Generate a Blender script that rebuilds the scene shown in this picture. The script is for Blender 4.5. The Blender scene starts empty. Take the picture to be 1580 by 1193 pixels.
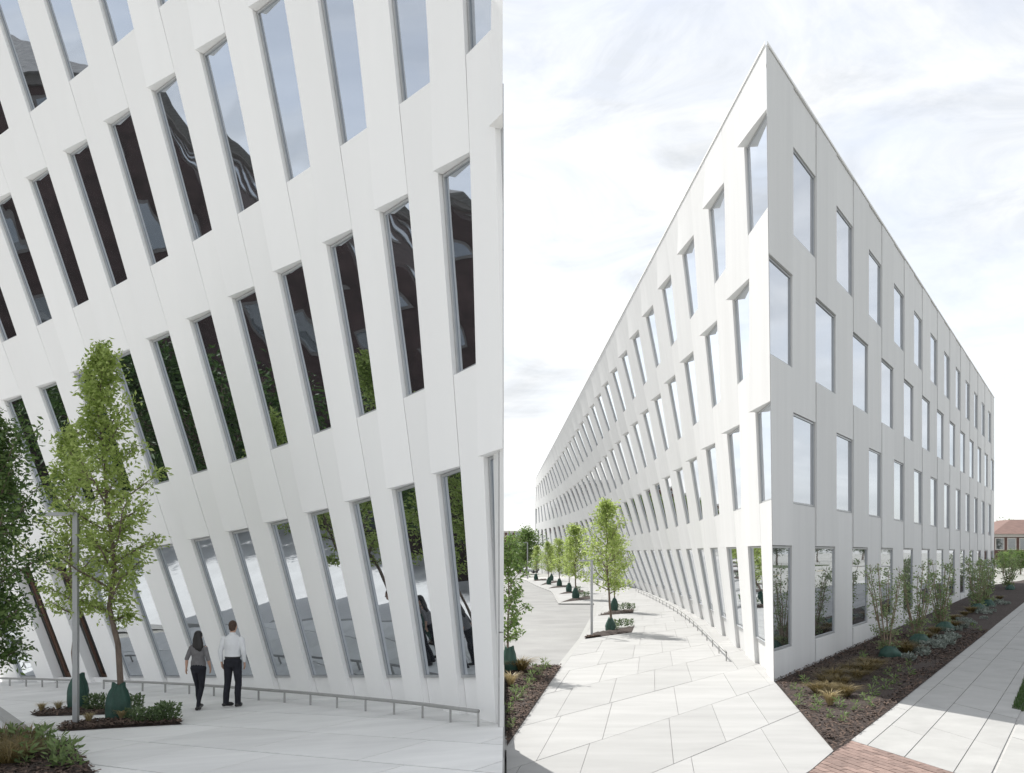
import bpy, bmesh, math, random
import numpy as np
from mathutils import Vector, Matrix
from mathutils.geometry import tessellate_polygon
R = math.radians
rnd = random.Random(7)
sc = bpy.context.scene
C = sc.collection

# ------------------------------------------------------------------ camera, sky, sun, exposure
F, CX, HY, CAMH = 1400.0, 779.0, 853.0, 3.70         # focal length and principal point in photo pixels, eye height
cd = bpy.data.cameras.new('camera'); cam = bpy.data.objects.new('camera', cd); C.objects.link(cam)
cam.location = (0, 0, CAMH); cam.rotation_euler = (R(90), 0, 0)
cd.sensor_fit = 'HORIZONTAL'; cd.sensor_width = 36.0; cd.lens = F / 1580 * 36
cd.shift_x = (790 - CX) / 1580; cd.shift_y = (HY - 596.5) / 1580
cd.clip_start = 0.1; cd.clip_end = 6000
sc.camera = cam
SUN_AZ = Vector((-0.46, 0.89)).normalized(); SUN_EL = R(50)
S = Vector((SUN_AZ.x * math.cos(SUN_EL), SUN_AZ.y * math.cos(SUN_EL), math.sin(SUN_EL)))
w = bpy.data.worlds.new('World'); sc.world = w; w.use_nodes = True
nt = w.node_tree; N = nt.nodes; LK = nt.links
bg = N['Background']; bg.inputs['Strength'].default_value = 0.10
sky = N.new('ShaderNodeTexSky'); sky.sky_type = 'NISHITA'; sky.sun_disc = False
sky.sun_elevation = SUN_EL; sky.sun_rotation = math.atan2(SUN_AZ.x, SUN_AZ.y)
sky.dust_density = .5; sky.air_density = 1.0
tc = N.new('ShaderNodeTexCoord'); mp = N.new('ShaderNodeMapping'); mp.inputs['Scale'].default_value = (1.5, 1.0, 3.2)
mp.inputs['Rotation'].default_value = (0.3, 0.5, 0.6)
n1 = N.new('ShaderNodeTexNoise'); n1.inputs['Scale'].default_value = 2.3; n1.inputs['Detail'].default_value = 9
n1.inputs['Roughness'].default_value = 0.58; n1.inputs['Distortion'].default_value = 0.6
rp = N.new('ShaderNodeValToRGB'); rp.color_ramp.elements[0].position = 0.36; rp.color_ramp.elements[1].position = 0.66
rp.color_ramp.elements[0].color = (.20, .20, .20, 1); rp.color_ramp.elements[1].color = (1, 1, 1, 1)
mx = N.new('ShaderNodeMixRGB')
n2 = N.new('ShaderNodeTexNoise'); n2.inputs['Scale'].default_value = 3.4; n2.inputs['Detail'].default_value = 10; n2.inputs['Roughness'].default_value = .62; n2.inputs['Distortion'].default_value = 1.2
r2 = N.new('ShaderNodeValToRGB'); r2.color_ramp.elements[0].position = .36; r2.color_ramp.elements[1].position = .72
r2.color_ramp.elements[0].color = (.62, .64, .665, 1); r2.color_ramp.elements[1].color = (1, 1, 1, 1)
m2 = N.new('ShaderNodeMixRGB'); m2.blend_type = 'MULTIPLY'; m2.inputs['Fac'].default_value = 1; m2.inputs['Color1'].default_value = (4.75, 4.77, 4.79, 1)
LK.new(n2.outputs['Fac'], r2.inputs[0]); LK.new(r2.outputs[0], m2.inputs['Color2']); LK.new(m2.outputs[0], mx.inputs['Color2'])
LK.new(mp.outputs[0], n2.inputs['Vector']); LK.new(tc.outputs['Generated'], mp.inputs['Vector']); LK.new(mp.outputs[0], n1.inputs['Vector'])
LK.new(n1.outputs['Fac'], rp.inputs[0]); LK.new(rp.outputs[0], mx.inputs['Fac'])
hsv = N.new('ShaderNodeHueSaturation'); hsv.inputs['Saturation'].default_value = .35; hsv.inputs['Value'].default_value = .72; LK.new(sky.outputs[0], hsv.inputs['Color']); LK.new(hsv.outputs[0], mx.inputs['Color1']); LK.new(mx.outputs[0], bg.inputs['Color'])
sd = bpy.data.lights.new('sun', 'SUN'); sd.energy = 2.05; sd.angle = R(0.7); sd.color = (1, .965, .91)
so = bpy.data.objects.new('sun', sd); C.objects.link(so); so.rotation_euler = (-S).to_track_quat('-Z', 'Y').to_euler()
so.location = (-30, 20, 60)
vs = sc.view_settings; vs.view_transform = 'Standard'; vs.look = 'None'; vs.exposure = 1.42; vs.gamma = 1; vs.use_curve_mapping = False
sc.cycles.blur_glossy = .6; sc.cycles.max_bounces = 8; sc.cycles.diffuse_bounces = 4; sc.cycles.glossy_bounces = 4; sc.cycles.transparent_max_bounces = 6

# ------------------------------------------------------------------ helpers
def tag(o, label=None, cat=None, group=None, kind=None):
    if label: o['label'] = label
    if cat: o['category'] = cat
    if group: o['group'] = group
    if kind: o['kind'] = kind
    return o
def obj(name, verts, faces, mat, parent=None, smooth=False):
    me = bpy.data.meshes.new(name); me.from_pydata([tuple(v) for v in verts], [], faces)
    if smooth: me.polygons.foreach_set('use_smooth', [True] * len(me.polygons))
    me.materials.append(mat); me.update()
    o = bpy.data.objects.new(name, me); C.objects.link(o)
    if parent is not None:
        o.parent = parent; o.matrix_parent_inverse = Matrix.Translation(-Vector(parent.location)) if parent.type == 'EMPTY' and parent.rotation_euler.z == 0 else Matrix()
    return o
def child(name, verts, faces, mat, parent, smooth=False):     # verts already in the parent's own space
    me = bpy.data.meshes.new(name); me.from_pydata([tuple(v) for v in verts], [], faces)
    if smooth: me.polygons.foreach_set('use_smooth', [True] * len(me.polygons))
    me.materials.append(mat); me.update()
    o = bpy.data.objects.new(name, me); C.objects.link(o); o.parent = parent
    return o
def empty(name, loc, label, cat, group=None, rz=0):
    o = bpy.data.objects.new(name, None); C.objects.link(o); o.location = loc; o.rotation_euler = (0, 0, rz); o.empty_display_size = .3
    return tag(o, label, cat, group)
def copy_tree(o, parent=None):
    c = o.copy(); C.objects.link(c); c.parent = parent
    for ch in o.children: copy_tree(ch, c)
    return c
class MB:
    def __init__(s): s.v = []; s.f = []
    def add(s, v, f):
        n = len(s.v); s.v += [tuple(a) for a in v]; s.f += [tuple(i + n for i in q) for q in f]; return s
    def box(s, c, d, rz=0):
        hx, hy, hz = d[0] / 2, d[1] / 2, d[2] / 2; ca, sa = math.cos(rz), math.sin(rz)
        v = []
        for z in (-hz, hz):
            for x, y in ((-hx, -hy), (hx, -hy), (hx, hy), (-hx, hy)):
                v.append((c[0] + x * ca - y * sa, c[1] + x * sa + y * ca, c[2] + z))
        return s.add(v, [(3, 2, 1, 0), (4, 5, 6, 7), (0, 1, 5, 4), (1, 2, 6, 5), (2, 3, 7, 6), (3, 0, 4, 7)])
    def hexa(s, a, b):            # a, b: two quads of four points
        return s.add(list(a) + list(b), [(3, 2, 1, 0), (4, 5, 6, 7), (0, 1, 5, 4), (1, 2, 6, 5), (2, 3, 7, 6), (3, 0, 4, 7)])
    def tube(s, pts, rads, n=8, cap=True, squash=None):
        pts = [Vector(p) for p in pts]; rings = []; up = None
        for i, p in enumerate(pts):
            d = (pts[min(i + 1, len(pts) - 1)] - pts[max(i - 1, 0)])
            d = d.normalized() if d.length > 1e-9 else Vector((0, 0, 1))
            if up is None: up = Vector((0, 1, 0)) if abs(d.y) < .8 else Vector((1, 0, 0))
            a = d.cross(up).normalized(); b = a.cross(d).normalized(); up = b
            r = rads[i]; rx, ry = (r if isinstance(r, tuple) else (r, r))
            rings.append([p + a * rx * math.cos(2 * math.pi * k / n) + b * ry * math.sin(2 * math.pi * k / n) for k in range(n)])
        v = [q for r in rings for q in r]; f = []
        for i in range(len(rings) - 1):
            for k in range(n):
                k2 = (k + 1) % n; f.append((i * n + k, i * n + k2, (i + 1) * n + k2, (i + 1) * n + k))
        if cap:
            f.append(tuple(range(n - 1, -1, -1))); m = (len(rings) - 1) * n; f.append(tuple(m + k for k in range(n)))
        return s.add(v, f)
    def prism(s, poly, z0, z1):   # poly: list of xy; z0/z1 numbers or functions
        n = len(poly); f0 = z0 if callable(z0) else (lambda x, y: z0); f1 = z1 if callable(z1) else (lambda x, y: z1)
        v = [(x, y, f0(x, y)) for x, y in poly] + [(x, y, f1(x, y)) for x, y in poly]
        f = [tuple(range(n - 1, -1, -1)), tuple(range(n, 2 * n))] + [(i, (i + 1) % n, n + (i + 1) % n, n + i) for i in range(n)]
        return s.add(v, f)
    def build(s, name, mat, parent=None, smooth=False, local=False):
        return (child if local else obj)(name, s.v, s.f, mat, parent, smooth)
def area(p): return .5 * sum(p[i][0] * p[(i + 1) % len(p)][1] - p[(i + 1) % len(p)][0] * p[i][1] for i in range(len(p)))
def ccw(p): return p if area(p) > 0 else p[::-1]
def clip(subject, conv):          # Sutherland-Hodgman: subject polygon cut by a convex polygon
    out = list(subject); conv = ccw(conv)
    for i in range(len(conv)):
        a, b = conv[i], conv[(i + 1) % len(conv)]
        ins = lambda p: (b[0] - a[0]) * (p[1] - a[1]) - (b[1] - a[1]) * (p[0] - a[0])
        src, out = out, []
        for k in range(len(src)):
            p, q = src[k - 1], src[k]; dp, dq = ins(p), ins(q)
            if (dp < 0) != (dq < 0):
                t = dp / (dp - dq); out.append((p[0] + (q[0] - p[0]) * t, p[1] + (q[1] - p[1]) * t))
            if dq >= 0: out.append(q)
        if len(out) < 3: return []
    res = []
    for p in out:
        if not res or (abs(p[0] - res[-1][0]) + abs(p[1] - res[-1][1])) > 1e-4: res.append(p)
    if len(res) > 2 and abs(res[0][0] - res[-1][0]) + abs(res[0][1] - res[-1][1]) < 1e-4: res.pop()
    return res if len(res) > 2 else []
def inside(p, poly):
    c = False
    for i in range(len(poly)):
        a, b = poly[i], poly[i - 1]
        if (a[1] > p[1]) != (b[1] > p[1]) and p[0] < (b[0] - a[0]) * (p[1] - a[1]) / (b[1] - a[1]) + a[0]: c = not c
    return c
def catmull(xs, ys):
    def f(x):
        if x <= xs[0]: return ys[0]
        if x >= xs[-1]: return ys[-1]
        k = max(i for i in range(len(xs) - 1) if xs[i] <= x)
        def sl(i):
            if i == 0: return (ys[1] - ys[0]) / (xs[1] - xs[0])
            if i == len(xs) - 1: return (ys[-1] - ys[-2]) / (xs[-1] - xs[-2])
            return (ys[i + 1] - ys[i - 1]) / (xs[i + 1] - xs[i - 1])
        h = xs[k + 1] - xs[k]; t = (x - xs[k]) / h
        return ((1 + 2 * t) * (1 - t) ** 2 * ys[k] + t * (1 - t) ** 2 * h * sl(k) + t * t * (3 - 2 * t) * ys[k + 1] + t * t * (t - 1) * h * sl(k + 1))
    return f

# ------------------------------------------------------------------ materials
def mat(name, col, rough=.8, var=.12, scale=6, detail=4, bump=0, bscale=40, metal=0, col2=None, stretch=None, objrand=0, spec=.5):
    m = bpy.data.materials.new(name); m.use_nodes = True; t = m.node_tree; n = t.nodes; l = t.links
    b = n['Principled BSDF']; b.inputs['Roughness'].default_value = rough; b.inputs['Metallic'].default_value = metal
    b.inputs['Specular IOR Level'].default_value = spec
    tcn = n.new('ShaderNodeTexCoord'); mpn = n.new('ShaderNodeMapping')
    if stretch: mpn.inputs['Scale'].default_value = stretch
    l.new(tcn.outputs['Object'], mpn.inputs['Vector'])
    no = n.new('ShaderNodeTexNoise'); no.inputs['Scale'].default_value = scale; no.inputs['Detail'].default_value = detail
    no.inputs['Roughness'].default_value = .6
    l.new(mpn.outputs[0], no.inputs['Vector'])
    r = n.new('ShaderNodeValToRGB'); r.color_ramp.elements[0].position = .32; r.color_ramp.elements[1].position = .68
    c2 = col2 or tuple(min(1, c * (1 + var)) for c in col); c1 = col if col2 else tuple(c * (1 - var) for c in col)
    r.color_ramp.elements[0].color = (*c1, 1); r.color_ramp.elements[1].color = (*c2, 1)
    l.new(no.outputs['Fac'], r.inputs[0]); out = r.outputs[0]
    if objrand:
        oi = n.new('ShaderNodeObjectInfo'); hs = n.new('ShaderNodeHueSaturation'); ml = n.new('ShaderNodeMapRange')
        ml.inputs['To Min'].default_value = 1 - objrand; ml.inputs['To Max'].default_value = 1 + objrand
        l.new(oi.outputs['Random'], ml.inputs['Value']); l.new(ml.outputs[0], hs.inputs['Value']); l.new(out, hs.inputs['Color']); out = hs.outputs[0]
    l.new(out, b.inputs['Base Color'])
    if bump:
        nb = n.new('ShaderNodeTexNoise'); nb.inputs['Scale'].default_value = bscale; nb.inputs['Detail'].default_value = 6
        l.new(tcn.outputs['Object'], nb.inputs['Vector'])
        bp = n.new('ShaderNodeBump'); bp.inputs['Strength'].default_value = bump; bp.inputs['Distance'].default_value = .02
        l.new(nb.outputs['Fac'], bp.inputs['Height']); l.new(bp.outputs[0], b.inputs['Normal'])
    return m
def leafmat(name, c1, c2, trans=.35, rough=.5):
    m = bpy.data.materials.new(name); m.use_nodes = True; t = m.node_tree; n = t.nodes; l = t.links
    b = n['Principled BSDF']; b.inputs['Roughness'].default_value = rough; b.inputs['Specular IOR Level'].default_value = .35
    g = n.new('ShaderNodeNewGeometry'); r = n.new('ShaderNodeValToRGB')
    r.color_ramp.elements[0].color = (*c1, 1); r.color_ramp.elements[1].color = (*c2, 1)
    l.new(g.outputs['Random Per Island'], r.inputs[0]); l.new(r.outputs[0], b.inputs['Base Color'])
    tr = n.new('ShaderNodeBsdfTranslucent'); mxs = n.new('ShaderNodeMixShader'); mxs.inputs[0].default_value = trans
    hs = n.new('ShaderNodeHueSaturation'); hs.inputs['Value'].default_value = 1.5; l.new(r.outputs[0], hs.inputs['Color']); l.new(hs.outputs[0], tr.inputs['Color'])
    l.new(b.outputs[0], mxs.inputs[1]); l.new(tr.outputs[0], mxs.inputs[2]); l.new(mxs.outputs[0], n['Material Output'].inputs['Surface'])
    return m
def glassmat(name, tint, refl, inner=(.02, .022, .025), wav=.006, wscale=.8):
    m = bpy.data.materials.new(name); m.use_nodes = True; t = m.node_tree; n = t.nodes; l = t.links
    b = n['Principled BSDF']; b.inputs['Base Color'].default_value = (*inner, 1); b.inputs['Roughness'].default_value = .3
    g = n.new('ShaderNodeBsdfGlossy'); g.inputs['Color'].default_value = (*tint, 1); g.inputs['Roughness'].default_value = .012
    lw = n.new('ShaderNodeLayerWeight'); lw.inputs['Blend'].default_value = .35
    mr = n.new('ShaderNodeMapRange'); mr.inputs['To Min'].default_value = refl; mr.inputs['To Max'].default_value = min(1, refl + .3)
    l.new(lw.outputs['Fresnel'], mr.inputs['Value'])
    mxs = n.new('ShaderNodeMixShader'); l.new(mr.outputs[0], mxs.inputs[0]); l.new(b.outputs[0], mxs.inputs[1]); l.new(g.outputs[0], mxs.inputs[2])
    tcn = n.new('ShaderNodeTexCoord'); no = n.new('ShaderNodeTexNoise'); no.inputs['Scale'].default_value = wscale; no.inputs['Detail'].default_value = 1
    bp = n.new('ShaderNodeBump'); bp.inputs['Strength'].default_value = 1; bp.inputs['Distance'].default_value = wav
    l.new(tcn.outputs['Object'], no.inputs['Vector']); l.new(no.outputs['Fac'], bp.inputs['Height']); l.new(bp.outputs[0], g.inputs['Normal'])
    l.new(mxs.outputs[0], n['Material Output'].inputs['Surface'])
    return m
M = dict(
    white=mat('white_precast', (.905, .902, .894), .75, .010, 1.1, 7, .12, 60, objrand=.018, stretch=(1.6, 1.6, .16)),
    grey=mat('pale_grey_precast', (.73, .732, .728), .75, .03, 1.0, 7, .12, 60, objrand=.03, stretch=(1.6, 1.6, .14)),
    core=mat('dark_core', (.06, .06, .065), .9),
    endwall=mat('end_wall_render', (.72, .72, .71), .8, .03, .5, 6, .1, 50),
    alu=mat('aluminium_frame', (.46, .47, .48), .4, .03, 5, 2, metal=.5),
    glass=glassmat('mirror_glass', (.62, .66, .71), .56),
    glassR=glassmat('mirror_glass_pale', (.76, .79, .83), .70, wav=.003, wscale=.5),
    wood=mat('brown_timber', (.11, .06, .04), .55, .25, 3, 4, .1, 30, stretch=(6, 6, .6)),
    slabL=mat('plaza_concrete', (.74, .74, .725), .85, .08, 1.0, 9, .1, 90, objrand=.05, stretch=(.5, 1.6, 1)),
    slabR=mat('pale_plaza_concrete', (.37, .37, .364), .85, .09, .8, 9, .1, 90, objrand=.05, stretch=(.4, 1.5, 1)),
    bed_joint=mat('joint_sand', (.46, .455, .44), .95, .1, 8),
    walk=mat('sidewalk_concrete', (.39, .39, .38), .85, .08, 1.2, 8, .12, 90, objrand=.03),
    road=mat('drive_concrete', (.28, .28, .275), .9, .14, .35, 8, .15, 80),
    driveL=mat('bounce_drive_concrete', (.60, .60, .59), .9, .08, .35, 8, .15, 80),  # made paler than the right drive, to bounce light onto the left wall
    kerb=mat('kerb_concrete', (.36, .36, .35), .85, .05, 2, 6),
    asphalt=mat('asphalt', (.10, .10, .10), .9, .15, .5, 6, .2, 60),
    mulch=mat('mulch', (.04, .027, .022), .95, .6, 16, 10, 1.0, 22),
    chip=leafmat('mulch_chip', (.022, .015, .012), (.16, .11, .085), 0, .9),
    grass=leafmat('lawn_blade', (.03, .07, .015), (.07, .13, .03), .25),
    soil=mat('soil', (.05, .07, .03), .95, .3, 3),
    bark=mat('bark', (.17, .13, .105), .9, .3, 9, 6, .5, 40, stretch=(1, 1, .3)),
    birch=mat('shrub_stem', (.30, .23, .17), .85, .25, 12, 4),
    bag=mat('green_tree_bag', (.022, .07, .052), .55, .25, 5, 4, .5, 9),
    pole=mat('lamp_post_grey', (.36, .37, .38), .45, .04, 4, 2, metal=.35),
    steel=mat('handrail_steel', (.36, .36, .35), .5, .04, 4, 2, metal=.2),
    leafA=leafmat('fresh_leaf', (.19, .26, .055), (.42, .50, .18), .5),
    leafB=leafmat('dark_leaf', (.022, .05, .012), (.07, .125, .03), .25),
    leafD=leafmat('glossy_leaf', (.04, .08, .02), (.14, .21, .06), .3),
    leafC=leafmat('mid_leaf', (.08, .14, .035), (.20, .29, .085), .35),
    leafS=leafmat('small_grey_leaf', (.15, .215, .09), (.36, .44, .22), .35),
    silver=leafmat('silver_leaf', (.13, .155, .135), (.36, .40, .36), .15),
    lime=leafmat('lime_leaf', (.13, .22, .045), (.30, .42, .13), .3),
    leafG=leafmat('shrub_leaf', (.06, .10, .04), (.17, .23, .11), .25),
    herb=leafmat('herb_leaf', (.09, .14, .05), (.21, .28, .11), .3),
    tan=leafmat('tan_blade', (.11, .085, .03), (.26, .20, .085), .25),
    strawc=leafmat('straw_blade', (.30, .24, .12), (.50, .42, .24), .25),
    brick=mat('paving_brick', (.25, .175, .15), .9, .2, 9, 5, .2, 60, objrand=.22),
    darkbrick=mat('dark_brick', (.055, .036, .034), .9, .35, .8, 8, .2, 20),
    darktrim=mat('dark_trim', (.14, .13, .125), .8, .1),
    brickwall=mat('brick_wall', (.13, .075, .062), .9, .2, 1.5, 8, .2, 20),
    roof=mat('red_roof', (.20, .125, .105), .85, .15, 1.2, 6, .2, 9),
    shingle=mat('grey_shingle', (.22, .22, .22), .9, .3, 2.5, 6, .5, 6, stretch=(1, 1, 5)),
    trim=mat('pale_trim', (.6, .58, .54), .8, .05),
    darkglass=glassmat('dark_glass', (.6, .65, .7), .25),
    skin=mat('skin', (.50, .31, .23), .55, .06, 8),
    hair_black=mat('black_hair', (.012, .010, .010), .45, .4, 30, stretch=(4, 4, .6)),
    hair_brown=mat('brown_hair', (.06, .032, .02), .6, .4, 40),
    grey_cloth=mat('grey_blouse', (.17, .165, .17), .9, .15, 12, 4, .5, 14),
    white_cloth=mat('white_shirt', (.76, .77, .79), .85, .03, 7, 4, .6, 12),
    navy=mat('dark_trousers', (.014, .015, .022), .9, .3, 8, 4, .5, 14),
    shoe=mat('black_shoe', (.015, .015, .016), .4),
    sole=mat('grey_sole', (.35, .35, .35), .7),
    carpaint=mat('dark_car_paint', (.02, .022, .026), .25, .05),
    carpale=mat('silver_car_paint', (.42, .43, .45), .3, .05),
    tyre=mat('tyre', (.02, .02, .02), .9),
    red=mat('red_cover', (.45, .12, .08), .7, .1),
)

# ------------------------------------------------------------------ the lie of the land
LA, LB, LC = 1.28, .073, -.0275                  # the left plaza falls gently to the left and away
def zl(x, y): return LA + LB * max(x, -40) + LC * min(max(y, -5), 60)
def zr(x, y): return .02 * max(0, min(x, 90) - 7.6)
def GL(px, py):
    k = (py - HY) / F + LB * (px - CX) / F + LC
    y = (CAMH - LA) / k; return ((px - CX) * y / F, y)
def GR(px, py):
    y = CAMH * F / (py - HY)
    for _ in range(20): y = (CAMH - zr((px - CX) * y / F, y)) * F / (py - HY)
    return ((px - CX) * y / F, y)
def PL(px, py): x, y = GL(px, py); return Vector((x, y, zl(x, y)))
def PR(px, py): x, y = GR(px, py); return Vector((x, y, zr(x, y)))

# ground sheet: one sheet with the terrace step along x = 0
gx = [(-3000, 'l'), (-40, 'l'), (-.02, 'l'), (-.02, 'r'), (7.6, 'r'), (90, 'r'), (3000, 'r')]; gy = [-3000, -5, 60, 3000]
gv = [(x, y, (zl(x, y) - .25) if s == 'l' else (zr(x, y) - .22)) for x, s in gx for y in gy]
gf = [(i * 4 + k, (i + 1) * 4 + k, (i + 1) * 4 + k + 1, i * 4 + k + 1) for i in range(6) for k in range(3)]
tag(obj('ground', gv, gf, mat('ground_mix', (.27, .27, .25), .95, .25, .05, 8, col2=(.36, .36, .34))), kind='structure')

def sheet(name, poly, zf, off, m, thick=.2, parent=None, kind='structure'):
    poly = ccw(poly); mb = MB(); mb.prism(poly, lambda x, y: zf(x, y) + off - thick, lambda x, y: zf(x, y) + off)
    o = mb.build(name, m, parent)
    if kind: o['kind'] = kind
    return o
def tiles(parent, region, zf, m, a, b, rowlen, lens, origin, rows, span, seed, gap=.022, top=0.0, name='paving_slab', thick=.05, ymax=1e9):
    rr = random.Random(seed); a = Vector(a).normalized(); b = Vector(b).normalized(); n = 0
    tris = [[tuple(region[i]) for i in t] for t in tessellate_polygon([[Vector((p[0], p[1], 0)) for p in region]])]
    for r in range(*rows):
        s = span[0] + rr.random() * lens[0]
        while s < span[1]:
            ln = rr.choice(lens); g = gap / 2
            o = Vector(origin) + b * rowlen * r
            q = [o + a * (s + g) + b * (g * 2), o + a * (s + ln - g) + b * (g * 2), o + a * (s + ln - g) + b * (rowlen - g * 2), o + a * (s + g) + b * (rowlen - g * 2)]
            s += ln
            if min(p.y for p in q) > ymax: continue
            qq = ccw([(p.x, p.y) for p in q]); dz = top + rr.uniform(-.0025, .0025)
            if all(inside(p, region) for p in qq) and not any(inside(p, qq) for p in region): parts = [qq]
            else: parts = [ccw(pp) for pp in (clip(qq, t) for t in tris) if len(pp) > 2]
            if sum(abs(area(pp)) for pp in parts) < .02: continue
            mb = MB()
            for pp in parts: mb.prism(pp, lambda x, y: zf(x, y) + dz - thick, lambda x, y: zf(x, y) + dz)
            mb.build(name, m, parent); n += 1
    return n

# ---- left plaza
line0, line1 = GL(8, 1096), GL(146, 1193)
def ext(a, b, t): return (a[0] + (b[0] - a[0]) * t, a[1] + (b[1] - a[1]) * t)
ledge_far, ledge_near = ext(line0, line1, -.25), ext(line0, line1, 1.82)
plazaL = [(-.03, 2.0), (-.03, 17.5), (-3, 22), (-8, 26.5), (-16, 33), (-27, 42), (-40, 52), ledge_far, line0, line1, ledge_near, (-.3, 2.0)]
pl = sheet('plaza', plazaL, zl, -.035, M['bed_joint'], .4)
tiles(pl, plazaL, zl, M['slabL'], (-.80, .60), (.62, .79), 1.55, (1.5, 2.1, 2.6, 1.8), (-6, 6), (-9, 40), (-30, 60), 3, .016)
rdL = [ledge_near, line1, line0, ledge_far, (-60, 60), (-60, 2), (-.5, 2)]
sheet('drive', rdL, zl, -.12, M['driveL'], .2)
kd = (Vector(line0) - Vector(line1)).normalized(); kn = Vector((-kd.y, kd.x))
kpoly = [Vector(ledge_near) , Vector(ledge_far), Vector(ledge_far) + kn * .22, Vector(ledge_near) + kn * .22]
sheet('kerb', [(p.x, p.y) for p in kpoly], zl, .003, M['kerb'], .3)
tw = MB().box((-.012, 12, .0), (.016, 26, 3.0)); 

def scatter(poly, n, seed, zf, off=0):
    rr = random.Random(seed); xs = [p[0] for p in poly]; ys = [p[1] for p in poly]; out = []
    k = 0
    while len(out) < n and k < n * 60:
        k += 1; p = (rr.uniform(min(xs), max(xs)), rr.uniform(min(ys), max(ys)))
        if inside(p, poly): out.append(Vector((p[0], p[1], zf(*p) + off)))
    return out
def bed(poly, zf, off, chips, seed, h=.05, name='planting_bed'):
    """a mounded mulch bed with loose chips on it"""
    poly = ccw(poly); n = len(poly); cx = sum(p[0] for p in poly) / n; cy = sum(p[1] for p in poly) / n
    bm = bmesh.new(); ring = []
    vs_ = [bm.verts.new((x, y, zf(x, y) + off)) for x, y in poly]; bm.faces.new(vs_)
    bmesh.ops.triangulate(bm, faces=bm.faces[:])
    for _ in range(3): bmesh.ops.subdivide_edges(bm, edges=[e for e in bm.edges if e.calc_length() > .35], cuts=1, use_grid_fill=False); bmesh.ops.triangulate(bm, faces=bm.faces[:])
    rr = random.Random(seed)
    for v in bm.verts:
        bd = any(len(e.link_faces) < 2 for e in v.link_edges)
        v.co.z += 0 if bd else h * rr.uniform(.4, 1.2)
    me = bpy.data.meshes.new(name); bm.to_mesh(me); bm.free(); me.materials.append(M['mulch'])
    o = bpy.data.objects.new(name, me); C.objects.link(o); o['kind'] = 'structure'
    if chips:
        mb = MB()
        near = [q for q in clip(poly, [(-60, 0), (60, 0), (60, 40), (-60, 40)])] or poly
        for p in scatter(near, chips, seed, zf, off + h * .8):
            a = rr.uniform(0, 6.3); L = rr.uniform(.02, .065); W = rr.uniform(.008, .02); tl = rr.uniform(-.5, .5)
            d = Vector((math.cos(a), math.sin(a), tl)) * L; e = Vector((-math.sin(a), math.cos(a), rr.uniform(-.4, .4))) * W
            q = p + Vector((0, 0, rr.uniform(0, .025)))
            mb.add([q - d - e, q + d - e, q + d + e, q - d + e], [(0, 1, 2, 3)])
        k = mb.build('mulch_chips', M['chip'], None); k.parent = o; k['kind'] = 'stuff'
    return o
bedLA = [GL(*p) for p in ((47, 1103), (62, 1096), (161, 1091), (219, 1097), (161, 1103), (58, 1106))]
bedLB = [GL(*p) for p in ((87, 1126), (99, 1118), (194, 1110), (273, 1112), (281, 1118), (190, 1123), (95, 1129))]
bedLC = [GL(*p) for p in ((-60, 1142), (60, 1145), (108, 1146), (145, 1193), (165, 1215), (-60, 1215))]
bed(bedLA, zl, .006, 900, 11, .05); bed(bedLB, zl, .006, 1600, 12, .06); bed(bedLC, zl, .006, 2600, 13, .08)

# ---- right plaza
Yc = 25.4; X0c = 7.31
def RF(n, z): return Vector((X0c + 1.512 * n, Yc + 2.33 * n, z))
TOPZ = 17.95
def ncorn(z): return .267 * (1 - z / TOPZ)
YEND = 176.0
def xtop(y): return X0c + (5.9 - X0c) * (y - Yc) / (YEND - Yc)
recess = catmull([0, .03, .07, .153, .237, .345, .5, .65, .8, .92, 1], [.38, 1.05, 1.9, 3.6, 4.9, 6.1, 7.2, 6.8, 4.7, 2.0, .25])
def xbase(y): return xtop(y) + recess((y - Yc) / (YEND - Yc))
def LFc(y, z):
    if y <= Yc + .001:
        c = RF(ncorn(z), z); return c
    t = z / TOPZ
    return Vector((xbase(y) * (1 - t) + xtop(y) * t, y, z))
kerbpx = [(779.5, 1157), (869, 1028), (901, 985), (920, 945), (921, 931), (912, 931), (866, 931), (861, 924), (858, 918), (853, 912), (831, 904), (815, 896), (802, 892)]
kerbR = [GR(*p) for p in kerbpx]; kerbR[0] = (.03, kerbR[0][1])
c0, c1 = GR(1286, 1158), GR(1245, 1193)
base_curve = [(xbase(y) + .35, y) for y in (27, 30, 34, 39, 45, 52, 60, 70, 82, 95, 110, 125, 140)]
plazaR = [(.03, 3.0)] + kerbR + [(xbase(150) + .3, 150)] + base_curve[::-1] + [(7.75, 26.1), c0, c1, ext(c0, c1, 4.2), (1.5, 3)]
zflat = lambda x, y: 0.0
pr = sheet('plaza', plazaR, zflat, -.022, M['bed_joint'], .3)
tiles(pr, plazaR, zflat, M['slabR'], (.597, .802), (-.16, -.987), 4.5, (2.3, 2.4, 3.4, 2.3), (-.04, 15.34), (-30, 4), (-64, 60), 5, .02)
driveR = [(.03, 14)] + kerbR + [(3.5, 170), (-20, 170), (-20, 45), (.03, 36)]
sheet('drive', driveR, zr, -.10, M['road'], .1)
mb = MB()
for i in range(len(kerbR) - 1):
    a, b = Vector(kerbR[i]), Vector(kerbR[i + 1]); d = (b - a).normalized(); nn = Vector((-d.y, d.x)) * .2
    mb.prism(ccw([tuple(a), tuple(b), tuple(b + nn), tuple(a + nn)]), -.2, .002 + .001 * (i % 2))
tag(mb.build('kerb', M['kerb']), kind='structure')
bedR0 = [(.04, GR(779, 1152)[1]), GR(866, 1029), GR(835, 1029), (.04, GR(779, 1034)[1])]
bed(bedR0, zr, .012, 3500, 21, .07)
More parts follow.
